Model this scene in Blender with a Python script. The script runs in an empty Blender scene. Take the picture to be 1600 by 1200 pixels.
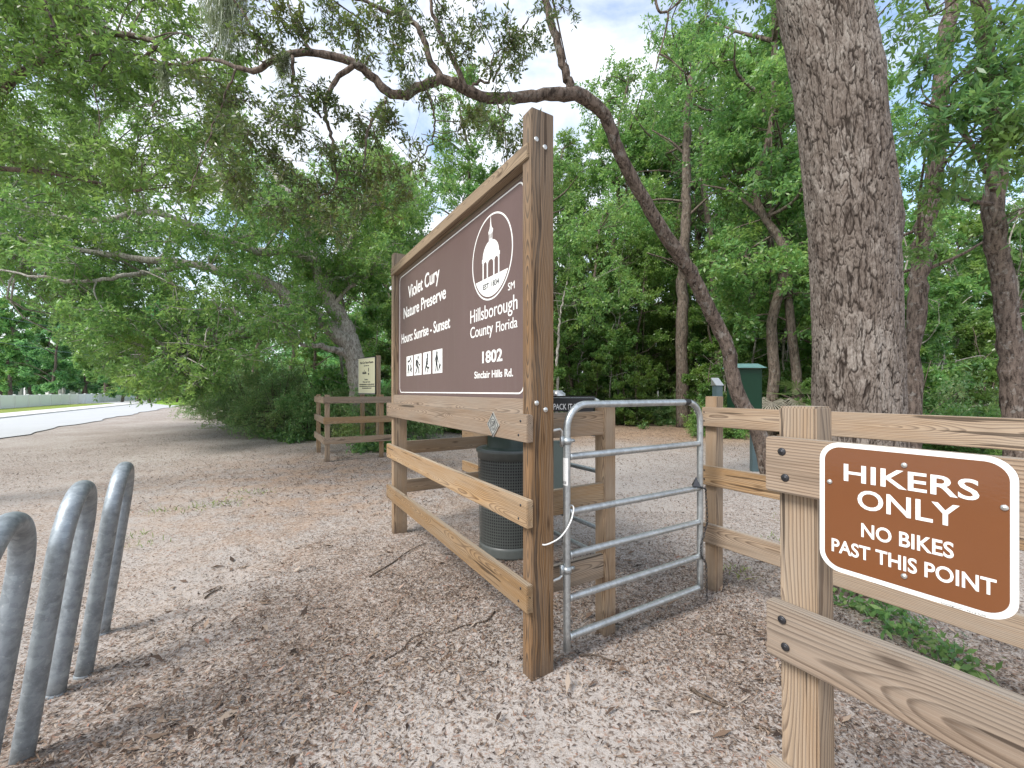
import bpy, bmesh, math, random
import numpy as np
from mathutils import Vector, Matrix, Euler

random.seed(7)
RNG = np.random.default_rng(7)
scene = bpy.context.scene
COL = scene.collection
R = math.radians
PI = math.pi

# ------------------------------------------------------------------ materials
def nt(name):
    m = bpy.data.materials.new(name)
    m.use_nodes = True
    t = m.node_tree
    t.nodes.clear()
    return m, t

def N(t, kind, **kw):
    n = t.nodes.new(kind)
    for k, v in kw.items():
        if k == 'op': n.operation = v
        elif k == 'blend': n.blend_type = v
        elif hasattr(n, k): setattr(n, k, v)
    return n

def L(t, a, b): t.links.new(a, b)

def setin(n, **kw):
    for k, v in kw.items():
        n.inputs[k.replace('_', ' ')].default_value = v

def math_(t, op, a, b=None, c=None):
    n = N(t, 'ShaderNodeMath', op=op)
    for i, v in enumerate((a, b, c)):
        if v is None: continue
        if isinstance(v, (int, float)): n.inputs[i].default_value = v
        else: L(t, v, n.inputs[i])
    return n.outputs[0]

def noise(t, vec, scale, detail=4.0, rough=0.55, dist=0.0):
    n = N(t, 'ShaderNodeTexNoise')
    n.inputs['Scale'].default_value = scale
    n.inputs['Detail'].default_value = detail
    n.inputs['Roughness'].default_value = rough
    n.inputs['Distortion'].default_value = dist
    if vec is not None: L(t, vec, n.inputs['Vector'])
    return n.outputs['Fac']

def ramp(t, fac, stops, interp='LINEAR'):
    r = N(t, 'ShaderNodeValToRGB')
    r.color_ramp.interpolation = interp
    el = r.color_ramp.elements
    while len(el) < len(stops): el.new(0.5)
    for e, (p, c) in zip(el, stops):
        e.position = p
        e.color = (c[0], c[1], c[2], 1) if not isinstance(c, (int, float)) else (c, c, c, 1)
    L(t, fac, r.inputs['Fac'])
    return r.outputs['Color']

def mix(t, fac, a, b, blend='MIX'):
    n = N(t, 'ShaderNodeMix', data_type='RGBA')
    n.blend_type = blend
    ins = [n.inputs[0], n.inputs[6], n.inputs[7]]
    for s, v in zip(ins, (fac, a, b)):
        if isinstance(v, (int, float)): s.default_value = v
        elif isinstance(v, (tuple, list)): s.default_value = (v[0], v[1], v[2], 1)
        else: L(t, v, s)
    return n.outputs[2]

def mapping(t, vec, scale=(1, 1, 1), loc=None):
    n = N(t, 'ShaderNodeMapping')
    n.inputs['Scale'].default_value = scale
    if loc is not None: L(t, loc, n.inputs['Location'])
    L(t, vec, n.inputs['Vector'])
    return n.outputs['Vector']

def bump(t, h, strength=0.3, dist=0.01):
    b = N(t, 'ShaderNodeBump')
    b.inputs['Strength'].default_value = strength
    b.inputs['Distance'].default_value = dist
    L(t, h, b.inputs['Height'])
    return b.outputs['Normal']

def out(t, sh, disp=None):
    o = N(t, 'ShaderNodeOutputMaterial')
    L(t, sh, o.inputs['Surface'])

def principled(t, col, rough=0.6, metal=0.0, normal=None, spec=0.5):
    p = N(t, 'ShaderNodeBsdfPrincipled')
    if isinstance(col, (tuple, list)): p.inputs['Base Color'].default_value = (col[0], col[1], col[2], 1)
    else: L(t, col, p.inputs['Base Color'])
    if isinstance(rough, (int, float)): p.inputs['Roughness'].default_value = rough
    else: L(t, rough, p.inputs['Roughness'])
    p.inputs['Metallic'].default_value = metal
    p.inputs['Specular IOR Level'].default_value = spec
    if normal is not None: L(t, normal, p.inputs['Normal'])
    return p.outputs['BSDF']

def mat_plain(name, col, rough=0.6, metal=0.0, var=0.12, nscale=14.0, bstr=0.05, spec=0.5):
    m, t = nt(name)
    tc = N(t, 'ShaderNodeTexCoord').outputs['Object']
    f = noise(t, tc, nscale, 5)
    g = noise(t, tc, nscale * 7, 3)
    lo = tuple(c * (1 - var) for c in col); hi = tuple(min(1, c * (1 + var)) for c in col)
    c = mix(t, f, lo, hi)
    n = bump(t, g, bstr, 0.004)
    ro = math_(t, 'MULTIPLY_ADD', f, 0.2, rough - 0.1)
    out(t, principled(t, c, ro, metal, n, spec))
    return m

def mat_wood(name, light, dark, grey, greyamt=0.4, ringf=95.0, contrast=1.0):
    """sawn pine: growth rings cut by the board, long axis = local X"""
    m, t = nt(name)
    tc = N(t, 'ShaderNodeTexCoord').outputs['Object']
    oi = N(t, 'ShaderNodeObjectInfo').outputs['Random']
    off = N(t, 'ShaderNodeCombineXYZ')
    L(t, math_(t, 'MULTIPLY', oi, 37.0), off.inputs[0])
    L(t, math_(t, 'MULTIPLY', oi, 3.1), off.inputs[1])
    L(t, math_(t, 'MULTIPLY', oi, 5.7), off.inputs[2])
    add = N(t, 'ShaderNodeVectorMath', operation='ADD')
    L(t, mapping(t, tc, (0.9, 1, 1)), add.inputs[0]); L(t, off.outputs[0], add.inputs[1])
    # wander of the pith along the board
    wv = mapping(t, add.outputs[0], (1.0, 0.35, 0.35))
    w1 = noise(t, wv, 1.3, 2, 0.4)
    wv2 = mapping(t, add.outputs[0], (1.0, 4.0, 4.0))
    w2 = noise(t, wv2, 3.0, 3, 0.5)
    sx = N(t, 'ShaderNodeSeparateXYZ'); L(t, tc, sx.inputs[0])
    yy = math_(t, 'ADD', sx.outputs[1], math_(t, 'MULTIPLY_ADD', w1, 0.22, -0.07))
    r2 = math_(t, 'SUBTRACT', math_(t, 'MULTIPLY', oi, 0.09), 0.045)
    zz = math_(t, 'ADD', sx.outputs[2], r2)
    rr = math_(t, 'SQRT', math_(t, 'ADD', math_(t, 'MULTIPLY', yy, yy), math_(t, 'MULTIPLY', zz, zz)))
    rr = math_(t, 'ADD', rr, math_(t, 'MULTIPLY', w2, 0.012))
    ph = math_(t, 'FRACT', math_(t, 'MULTIPLY', rr, ringf))
    ring = ramp(t, ph, [(0.0, 0.0), (0.55, 0.25), (0.82, 1.0), (0.93, 0.9), (1.0, 0.0)])
    fib = noise(t, mapping(t, add.outputs[0], (2.5, 150, 150)), 1.0, 4, 0.65)
    fib2 = noise(t, mapping(t, add.outputs[0], (5.0, 420, 420)), 1.0, 2, 0.5)
    blot = noise(t, mapping(t, add.outputs[0], (1.2, 6, 6)), 1.6, 4, 0.6)
    rf = math_(t, 'MULTIPLY', ring, contrast)
    c = mix(t, rf, light, dark)
    c = mix(t, math_(t, 'MULTIPLY', ramp(t, fib, [(0.38, 0.0), (0.62, 1.0)]), 0.42), c, tuple(x * 0.55 for x in light))
    c = mix(t, math_(t, 'MULTIPLY', ramp(t, fib2, [(0.45, 0.0), (0.7, 1.0)]), 0.18), c, (0.62, 0.54, 0.44))
    geo = N(t, 'ShaderNodeNewGeometry')
    sn = N(t, 'ShaderNodeSeparateXYZ'); L(t, geo.outputs['Normal'], sn.inputs[0])
    sp = N(t, 'ShaderNodeSeparateXYZ'); L(t, geo.outputs['Position'], sp.inputs[0])
    top = ramp(t, sn.outputs[2], [(0.45, 0.0), (0.9, 0.75)])
    hi = ramp(t, math_(t, 'MULTIPLY', sp.outputs[2], 0.333), [(0.55, 0.0), (0.95, 0.55)])
    ga = math_(t, 'MAXIMUM', math_(t, 'MAXIMUM', top, hi), math_(t, 'MULTIPLY', ramp(t, blot, [(0.35, 0.0), (0.75, 1.0)]), greyamt))
    gcol = mix(t, math_(t, 'MULTIPLY', rf, 0.7), grey, tuple(x * 0.5 for x in grey))
    c = mix(t, ga, c, gcol)
    # knots
    vo = N(t, 'ShaderNodeTexVoronoi'); vo.inputs['Scale'].default_value = 1.0
    L(t, mapping(t, add.outputs[0], (2.2, 7, 7)), vo.inputs['Vector'])
    kn = ramp(t, vo.outputs['Distance'], [(0.03, 1.0), (0.10, 0.0)])
    c = mix(t, math_(t, 'MULTIPLY', kn, 0.75), c, (0.06, 0.035, 0.02))
    # drying checks
    ck = noise(t, mapping(t, add.outputs[0], (1.3, 38, 38)), 1.0, 2, 0.4)
    ckr = ramp(t, ck, [(0.685, 0.0), (0.70, 1.0)])
    c = mix(t, math_(t, 'MULTIPLY', ckr, 0.75), c, (0.035, 0.022, 0.014))
    hv = N(t, 'ShaderNodeHueSaturation'); L(t, c, hv.inputs['Color'])
    L(t, math_(t, 'MULTIPLY_ADD', math_(t, 'FRACT', math_(t, 'MULTIPLY', oi, 11.7)), 0.36, 0.78), hv.inputs['Value'])
    L(t, math_(t, 'MULTIPLY_ADD', math_(t, 'FRACT', math_(t, 'MULTIPLY', oi, 5.3)), 0.38, 0.74), hv.inputs['Saturation'])
    c = hv.outputs['Color']
    dz = math_(t, 'ADD', sp.outputs[2], math_(t, 'MULTIPLY_ADD', noise(t, geo.outputs['Position'], 14, 4, .6), 0.20, -0.10))
    c = mix(t, math_(t, 'MULTIPLY', ramp(t, dz, [(0.02, 1.0), (0.16, 0.0)]), 0.6), c, (0.10, 0.075, 0.058))
    st_ = noise(t, mapping(t, add.outputs[0], (0.8, 14, 14)), 1.0, 4, .65)
    c = mix(t, math_(t, 'MULTIPLY', ramp(t, st_, [(0.54, 0.0), (0.7, 1.0)]), 0.45), c, (0.085, 0.058, 0.04))
    h = math_(t, 'SUBTRACT', math_(t, 'ADD', math_(t, 'MULTIPLY', ring, 0.5), fib), math_(t, 'MULTIPLY', ckr, 1.5))
    out(t, principled(t, c, 0.78, 0.0, bump(t, h, 0.35, 0.0025), 0.25))
    return m

def mat_galv(name, col, rough=0.42, metal=0.75, dirt=0.3):
    m, t = nt(name)
    tc = N(t, 'ShaderNodeTexCoord').outputs['Object']
    vo = N(t, 'ShaderNodeTexVoronoi'); vo.inputs['Scale'].default_value = 42
    L(t, tc, vo.inputs['Vector'])
    sp = N(t, 'ShaderNodeSeparateColor'); L(t, vo.outputs['Color'], sp.inputs[0])
    f = noise(t, tc, 16, 6, 0.7)
    fl = noise(t, tc, 55, 4, 0.7)
    c = mix(t, sp.outputs[0], tuple(x * 0.84 for x in col), tuple(x * 1.1 for x in col))
    c = mix(t, math_(t, 'MULTIPLY', ramp(t, f, [(0.45, 0.0), (0.62, 1.0)]), dirt), c, tuple(x * 0.45 for x in col))
    c = mix(t, math_(t, 'MULTIPLY', ramp(t, fl, [(0.63, 0.0), (0.68, 1.0)]), 0.45), c, (0.62, 0.64, 0.64))
    ro = math_(t, 'MULTIPLY_ADD', f, 0.3, rough - 0.12)
    out(t, principled(t, c, ro, metal, bump(t, fl, 0.12, 0.002), 0.5))
    return m

def mat_bark(name, light, dark, scale=1.0, lichen=0.0, lcol=(0.38, 0.40, 0.36)):
    m, t = nt(name)
    tc = N(t, 'ShaderNodeTexCoord').outputs['Object']
    f1 = noise(t, mapping(t, tc, (26 * scale, 26 * scale, 7 * scale)), 1.0, 5, 0.62, 0.6)
    f2 = noise(t, tc, 60 * scale, 4, 0.6)
    f3 = noise(t, tc, 3.0 * scale, 3, 0.5)
    h = math_(t, 'MULTIPLY_ADD', f2, 0.3, f1)
    c = ramp(t, h, [(0.52, dark), (0.63, tuple((a + b) / 2 for a, b in zip(light, dark))), (0.78, light)])
    c = mix(t, math_(t, 'MULTIPLY', f3, 0.35), c, tuple(x * 0.6 for x in light))
    if lichen > 0:
        l = noise(t, tc, 11 * scale, 5, 0.7)
        c = mix(t, math_(t, 'MULTIPLY', ramp(t, l, [(0.56, 0.0), (0.64, 1.0)]), lichen), c, lcol)
    out(t, principled(t, c, 0.9, 0.0, bump(t, h, 0.9, 0.02), 0.15))
    return m

def mat_leaf(name, cols, trans=0.45, objvar=True, gloss=0.35):
    """leaves: each leaf (mesh island) its own tint, each plant its own hue"""
    m, t = nt(name)
    geo = N(t, 'ShaderNodeNewGeometry')
    r = geo.outputs['Random Per Island']
    n = len(cols)
    c = ramp(t, r, [(i / (n - 1), cols[i]) for i in range(n)])
    hsv = N(t, 'ShaderNodeHueSaturation')
    L(t, c, hsv.inputs['Color'])
    if objvar:
        oi = N(t, 'ShaderNodeObjectInfo').outputs['Random']
        L(t, math_(t, 'MULTIPLY_ADD', oi, 0.035, 0.483), hsv.inputs['Hue'])
        L(t, math_(t, 'MULTIPLY_ADD', math_(t, 'FRACT', math_(t, 'MULTIPLY', oi, 7.3)), 0.5, 0.78), hsv.inputs['Value'])
    # patches of fresher growth through the crown
    tc = N(t, 'ShaderNodeTexCoord').outputs['Object']
    pf = noise(t, tc, 0.9, 3, 0.6)
    c2 = mix(t, math_(t, 'MULTIPLY', ramp(t, pf, [(0.5, 0.0), (0.68, 1.0)]), 0.55), hsv.outputs['Color'],
             (cols[-1][0] * 1.35, cols[-1][1] * 1.2, cols[-1][2] * 0.8))
    d = N(t, 'ShaderNodeBsdfPrincipled')
    L(t, c2, d.inputs['Base Color']); d.inputs['Roughness'].default_value = gloss
    d.inputs['Specular IOR Level'].default_value = 0.7
    tr = N(t, 'ShaderNodeBsdfTranslucent')
    tcx = mix(t, 0.45, c2, (0.27, 0.44, 0.10), 'MIX')
    L(t, tcx, tr.inputs['Color'])
    ms = N(t, 'ShaderNodeMixShader'); ms.inputs[0].default_value = trans
    L(t, d.outputs[0], ms.inputs[1]); L(t, tr.outputs[0], ms.inputs[2])
    out(t, ms.outputs[0])
    return m

def mat_litter(name):
    m, t = nt(name)
    geo = N(t, 'ShaderNodeNewGeometry')
    r = geo.outputs['Random Per Island']
    c = ramp(t, r, [(0.0, (0.03, 0.02, 0.015)), (0.2, (0.065, 0.043, 0.032)), (0.42, (0.14, 0.092, 0.064)), (0.6, (0.22, 0.155, 0.11)),
                    (0.8, (0.30, 0.23, 0.175)), (0.95, (0.40, 0.34, 0.285)), (1.0, (0.26, 0.10, 0.055))])
    out(t, principled(t, c, 0.75, 0.0, None, 0.3))
    return m

WOOD = mat_wood('weathered_pine', (0.375, 0.240, 0.125), (0.130, 0.068, 0.030), (0.37, 0.32, 0.255), 0.5, 130.0)
WOOD_DARK = mat_wood('stained_pine', (0.250, 0.142, 0.068), (0.042, 0.022, 0.012), (0.200, 0.178, 0.152), 0.3, 125.0)
WOOD_GREY = mat_wood('grey_pine', (0.350, 0.240, 0.155), (0.135, 0.082, 0.048), (0.32, 0.27, 0.215), 0.6, 135.0)
GALV = mat_galv('galvanised_pipe', (0.50, 0.53, 0.54), 0.38, 0.8, 0.25)
RACK = mat_galv('dull_galvanised_pipe', (0.34, 0.38, 0.41), 0.5, 0.55, 0.55)
SCREW = mat_plain('dark_screw', (0.05, 0.05, 0.055), 0.4, 0.7)
SILVER = mat_plain('silver_metal', (0.6, 0.6, 0.58), 0.35, 0.8)
def mat_sign():
    m, t = nt('faded_sign_brown')
    tc = N(t, 'ShaderNodeTexCoord').outputs['Object']
    a = noise(t, mapping(t, tc, (1.2, 1, .5)), 1.6, 5, .6); b = noise(t, mapping(t, tc, (22, 1, 1.6)), 1.0, 4, .6); d = noise(t, tc, 70, 3, .7)
    c = mix(t, a, (0.105, 0.066, 0.060), (0.140, 0.092, 0.086))
    c = mix(t, math_(t, 'MULTIPLY', ramp(t, b, [(.52, 0.0), (.75, 1.0)]), .22), c, (.17, .13, .12))
    c = mix(t, math_(t, 'MULTIPLY', ramp(t, d, [(.62, 0.0), (.7, 1.0)]), .18), c, (.2, .17, .15))
    out(t, principled(t, c, math_(t, 'MULTIPLY_ADD', a, .25, .3), 0, bump(t, a, .05, .01), .5)); return m
SIGNBROWN = mat_sign()
WHITE = mat_plain('white_vinyl', (0.80, 0.80, 0.78), 0.45, 0, 0.05, 9, 0.01)
BLACK = mat_plain('black_vinyl', (0.02, 0.02, 0.022), 0.5, 0, 0.2)
CANDARK = mat_plain('dark_green_plastisol', (0.095, 0.105, 0.10), 0.42, 0, 0.25, 20, 0.1)
CANLID = mat_plain('green_lid', (0.036, 0.056, 0.046), 0.45, 0, 0.2)
GREEN = mat_plain('green_steel', (0.006, 0.038, 0.018), 0.5, 0, 0.4, 5, 0.02, 0.3)
TEAL = mat_plain('pale_teal_steel', (0.16, 0.30, 0.29), 0.4, 0.1, 0.15, 6, 0.02)
BLUEGREY = mat_plain('blue_grey_steel', (0.085, 0.13, 0.14), 0.45, 0.2, 0.2, 8, 0.03)
GREYGREEN = mat_plain('grey_green_steel', (0.15, 0.19, 0.175), 0.5, 0.1, 0.15, 6, 0.02)
CREAM = mat_plain('cream_board', (0.80, 0.77, 0.56), 0.5, 0, 0.04, 2, 0.0)
RED = mat_plain('red_paint', (0.55, 0.02, 0.015), 0.3)
ORANGE = mat_plain('orange_paint', (0.85, 0.16, 0.05), 0.5)
GLASS = mat_plain('dark_glass', (0.02, 0.025, 0.03), 0.1)
RUBBER = mat_plain('rubber', (0.02, 0.02, 0.02), 0.8)
WIREM = mat_plain('white_cable', (0.72, 0.72, 0.70), 0.5)
ROCKM = mat_plain('dark_rock', (0.10, 0.095, 0.09), 0.9, 0, 0.4, 20, 0.6)

def mat_reflective_brown():
    m, t = nt('gloss_brown_sheeting')
    tc = N(t, 'ShaderNodeTexCoord').outputs['Object']
    f = noise(t, tc, 6, 3)
    w = noise(t, mapping(t, tc, (1, 1, 2.2)), 85, 3, 0.5)
    c = mix(t, f, (0.145, 0.050, 0.014), (0.172, 0.060, 0.018))
    out(t, principled(t, c, 0.09, 0, bump(t, w, 0.06, 0.002), 0.7))
    return m
GLOSSBROWN = mat_reflective_brown()

BARK_BIG = None
BARK = mat_bark('oak_bark', (0.225, 0.175, 0.145), (0.030, 0.022, 0.018), 1.0, 0.4, (0.40, 0.39, 0.36))
BARK_PALE = mat_bark('pale_lichen_bark', (0.50, 0.47, 0.43), (0.15, 0.125, 0.105), 1.0, 0.55, (0.50, 0.52, 0.46))
BARK_FOREST = mat_bark('forest_bark', (0.20, 0.16, 0.13), (0.035, 0.027, 0.022), 0.8, 0.3, (0.33, 0.34, 0.30))
LEAF_NEAR = mat_leaf('oak_leaf', [(0.095, 0.171, 0.049), (0.126, 0.237, 0.061), (0.167, 0.296, 0.070), (0.227, 0.329, 0.083)], 0.54)  # brighter leaf colour; on left_oak it carries the backlit look
LEAF_SILHOUETTE = mat_leaf('silhouetted_oak_leaf', [(0.044, 0.068, 0.029), (0.066, 0.105, 0.035), (0.094, 0.138, 0.040), (0.165, 0.182, 0.046)], 0.36)  # limb leaves seen in silhouette: their shade is put into this darker colour
LEAF_FOREST = mat_leaf('forest_leaf', [(0.099, 0.216, 0.083), (0.139, 0.306, 0.096), (0.188, 0.385, 0.110), (0.280, 0.404, 0.125)], 0.56)
LEAF_BLUE = mat_leaf('far_leaf', [(0.066, 0.198, 0.108), (0.104, 0.292, 0.130), (0.142, 0.370, 0.143), (0.209, 0.420, 0.151)], 0.52)
LEAF_SHRUB = mat_leaf('shrub_leaf', [(0.126, 0.234, 0.096), (0.179, 0.324, 0.120), (0.244, 0.405, 0.149), (0.394, 0.420, 0.209)], 0.48)
LEAF_BROAD = mat_leaf('broad_leaf', [(0.065, 0.150, 0.066), (0.101, 0.222, 0.079), (0.144, 0.282, 0.090), (0.216, 0.324, 0.106)], 0.5)
LEAF_PALM = mat_leaf('palm_leaf', [(0.072, 0.138, 0.050), (0.108, 0.198, 0.072), (0.144, 0.240, 0.096), (0.204, 0.264, 0.120)], 0.3)
LEAF_DEAD = mat_leaf('dead_palm_leaf', [(0.13, 0.115, 0.085), (0.18, 0.16, 0.12), (0.23, 0.20, 0.155), (0.15, 0.125, 0.085)], 0.1)
MOSS = mat_leaf('grey_moss', [(0.16, 0.19, 0.13), (0.22, 0.25, 0.18), (0.26, 0.29, 0.21), (0.20, 0.24, 0.15)], 0.3)
GRASSM = mat_leaf('grass_blade', [(0.10, 0.17, 0.03), (0.15, 0.24, 0.04), (0.20, 0.28, 0.05), (0.26, 0.30, 0.09)], 0.3, False)
LITTER = mat_litter('dead_leaves')

# ------------------------------------------------------------------ object helpers
def link(o, parent=None):
    COL.objects.link(o)
    if parent is not None: o.parent = parent
    return o

def tag(o, label=None, cat=None, group=None, kind=None):
    if label: o['label'] = label
    if cat: o['category'] = cat
    if group: o['group'] = group
    if kind: o['kind'] = kind
    return o

def empty(name, label, cat, loc=(0, 0, 0), rz=0.0, group=None):
    o = bpy.data.objects.new(name, None)
    o.empty_display_size = 0.1
    link(o); o.location = loc; o.rotation_euler = (0, 0, rz)
    return tag(o, label, cat, group)

def mesh_obj(name, verts, faces, mat, parent=None, smooth=False):
    me = bpy.data.meshes.new(name)
    me.from_pydata([tuple(v) for v in verts], [], [tuple(f) for f in faces])
    me.materials.append(mat)
    if smooth: me.polygons.foreach_set('use_smooth', [True] * len(me.polygons))
    me.update()
    return link(bpy.data.objects.new(name, me), parent)

def quads_mesh(name, V, mat, nper=4):
    """V: (n*nper,3) array, every nper consecutive verts a face"""
    V = np.asarray(V, dtype=np.float32)
    n = len(V) // nper
    me = bpy.data.meshes.new(name)
    me.vertices.add(len(V)); me.vertices.foreach_set('co', V.ravel())
    me.loops.add(n * nper); me.loops.foreach_set('vertex_index', np.arange(n * nper, dtype=np.int32))
    me.polygons.add(n)
    me.polygons.foreach_set('loop_start', np.arange(0, n * nper, nper, dtype=np.int32))
    me.polygons.foreach_set('loop_total', np.full(n, nper, dtype=np.int32))
    me.materials.append(mat)
    me.update(calc_edges=True)
    return me

def np_mesh(name, V, F, mat, smooth=True):
    """V (n,3), F (m,4) int"""
    V = np.asarray(V, dtype=np.float32); F = np.asarray(F, dtype=np.int32)
    me = bpy.data.meshes.new(name)
    me.vertices.add(len(V)); me.vertices.foreach_set('co', V.ravel())
    me.loops.add(F.size); me.loops.foreach_set('vertex_index', F.ravel())
    me.polygons.add(len(F))
    k = F.shape[1]
    me.polygons.foreach_set('loop_start', np.arange(0, F.size, k, dtype=np.int32))
    me.polygons.foreach_set('loop_total', np.full(len(F), k, dtype=np.int32))
    me.polygons.foreach_set('use_smooth', np.full(len(F), smooth))
    me.materials.append(mat)
    me.update(calc_edges=True)
    return me

def bm_obj(name, bm, mat, parent=None, smooth=False):
    me = bpy.data.meshes.new(name)
    bm.to_mesh(me); bm.free()
    me.materials.append(mat)
    if smooth: me.polygons.foreach_set('use_smooth', [True] * len(me.polygons))
    return link(bpy.data.objects.new(name, me), parent)

def add_box(bm, c, s, rot=None):
    m = Matrix.Translation(c)
    if rot is not None: m = m @ rot.to_4x4()
    m = m @ Matrix.Diagonal((s[0], s[1], s[2], 1))
    return bmesh.ops.create_cube(bm, size=1.0, matrix=m)['verts']

def box(name, c, s, mat, parent=None, bevel=0.003):
    bm = bmesh.new(); add_box(bm, c, s)
    if bevel: bmesh.ops.bevel(bm, geom=bm.edges[:], offset=bevel, segments=2, affect='EDGES')
    return bm_obj(name, bm, mat, parent)

def board(name, centre, length, w, th, axis, mat, parent, bevel=0.004, warp=0.002):
    """sawn timber: mesh long axis = local X, th along Y, w along Z, then turned to the axis"""
    bm = bmesh.new()
    add_box(bm, (0, 0, 0), (length, th, w))
    long_e = [e for e in bm.edges if abs((e.verts[0].co - e.verts[1].co).x) > length * 0.5]
    bmesh.ops.subdivide_edges(bm, edges=long_e, cuts=max(2, int(length / 0.25)))
    a1, a2 = random.uniform(0, 6), random.uniform(0, 6)
    for v in bm.verts:
        v.co.y += warp * math.sin(v.co.x * 2.1 + a1); v.co.z += warp * 0.8 * math.sin(v.co.x * 1.7 + a2)
    be = [e for e in bm.edges if e.is_manifold and e.calc_face_angle(0) > 0.6]
    bmesh.ops.bevel(bm, geom=be, offset=bevel, segments=2, affect='EDGES')
    o = bm_obj(name, bm, mat, parent)
    o.location = centre
    if axis == 'y': o.rotation_euler = (0, 0, R(90))
    elif axis == 'z': o.rotation_euler = (0, R(-90), 0)
    return o

def smooth_path(P, n):
    """Catmull-Rom resample of (k,d) points"""
    P = np.asarray(P, float)
    if len(P) < 3:
        tt = np.linspace(0, 1, n)[:, None]
        return P[0] * (1 - tt) + P[-1] * tt
    Q = np.vstack([2 * P[0] - P[1], P, 2 * P[-1] - P[-2]])
    k = len(P) - 1
    res = []
    for s in np.linspace(0, k, n):
        i = min(int(s), k - 1); u = s - i
        p0, p1, p2, p3 = Q[i:i + 4]
        res.append(0.5 * ((2 * p1) + (-p0 + p2) * u + (2 * p0 - 5 * p1 + 4 * p2 - p3) * u * u + (-p0 + 3 * p1 - 3 * p2 + p3) * u ** 3))
    return np.array(res)

def tube(P, rad, ns=8, closed=False, cap=True, jitter=0.0, rng=None):
    """returns V, F (quads)"""
    P = np.asarray(P, float); n = len(P)
    rad = np.broadcast_to(np.asarray(rad, float), (n,))
    if closed: T = np.roll(P, -1, 0) - np.roll(P, 1, 0)
    else: T = np.gradient(P, axis=0)
    T /= np.linalg.norm(T, axis=1, keepdims=True) + 1e-9
    ref = np.array([0, 0, 1.0]) if abs(T[0, 2]) < 0.9 else np.array([1.0, 0, 0])
    u = np.cross(T[0], ref); u /= np.linalg.norm(u)
    ang = np.linspace(0, 2 * PI, ns, endpoint=False)
    V = []
    for i in range(n):
        u = u - T[i] * np.dot(u, T[i]); u /= np.linalg.norm(u) + 1e-9
        w = np.cross(T[i], u)
        r = rad[i]
        rr = r * (1 + (rng.normal(0, jitter, ns) if jitter and rng is not None else 0))
        V.append(P[i] + np.outer(np.cos(ang) * rr, u) + np.outer(np.sin(ang) * rr, w))
    V = np.vstack(V)
    F = []
    m = n if closed else n - 1
    for i in range(m):
        j = (i + 1) % n
        for k in range(ns):
            k2 = (k + 1) % ns
            F.append((i * ns + k, i * ns + k2, j * ns + k2, j * ns + k))
    if cap and not closed:
        V = np.vstack([V, P[0], P[-1]]); c0, c1 = n * ns, n * ns + 1
        for k in range(0, ns, 2):
            F.append((c0, (k + 2) % ns, k + 1, k)); b = (n - 1) * ns
            F.append((c1, b + k, b + k + 1, b + (k + 2) % ns))
    return V, np.array(F)

class Geo:
    def __init__(s): s.V = []; s.F = []; s.n = 0
    def add(s, V, F): s.V.append(V); s.F.append(np.asarray(F) + s.n); s.n += len(V); return s
    def tube(s, *a, **k): return s.add(*tube(*a, **k))
    def mesh(s, name, mat, smooth=True): return np_mesh(name, np.vstack(s.V), np.vstack(s.F), mat, smooth)
    def obj(s, name, mat, parent=None, smooth=True): return link(bpy.data.objects.new(name, s.mesh(name, mat, smooth)), parent)

def lathe(name, prof, mat, parent=None, ns=40, c=(0, 0, 0), smooth=True):
    V = []; F = []
    for r, z in prof:
        for k in range(ns):
            a = 2 * PI * k / ns; V.append((c[0] + r * math.cos(a), c[1] + r * math.sin(a), c[2] + z))
    for i in range(len(prof) - 1):
        for k in range(ns):
            k2 = (k + 1) % ns; F.append((i * ns + k, i * ns + k2, (i + 1) * ns + k2, (i + 1) * ns + k))
    return mesh_obj(name, V, F, mat, parent, smooth)

# ------------------------------------------------------------------ the fence frame
C0 = np.array([.1018, 2.166])
FX = np.array([.5135, -.858]); FX /= np.linalg.norm(FX)
FY = np.array([-FX[1], FX[0]])
RZ = math.atan2(FX[1], FX[0])
def W(x, y, z=0.0):
    p = C0 + FX * x + FY * y
    return (float(p[0]), float(p[1]), z)
H = 1.5; FPX = 660.0; V0 = 611.0
def at(u, v, Y):
    return np.array([(u - 800) / FPX * Y, Y, H - (v - V0) / FPX * Y])
def ground_at(u, v):
    Y = FPX * H / (v - V0)
    return np.array([(u - 800) / FPX * Y, Y, 0.0])

def bolt(parent, p, normal, r=0.0085, mat=SCREW, name='screw'):
    """round screw head with a washer, facing the local normal ('x' or '-y')"""
    prof = [(0.0001, .004), (r * .35, .0042), (r * .4, .003), (r * .75, .0038), (r, .0022), (r * 1.05, 0.0)]
    o = lathe(name, prof[::-1], mat, parent, 14)
    o.location = p
    o.rotation_euler = (0, R(90), 0) if normal == 'x' else (R(90), 0, 0)
    return o

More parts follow.
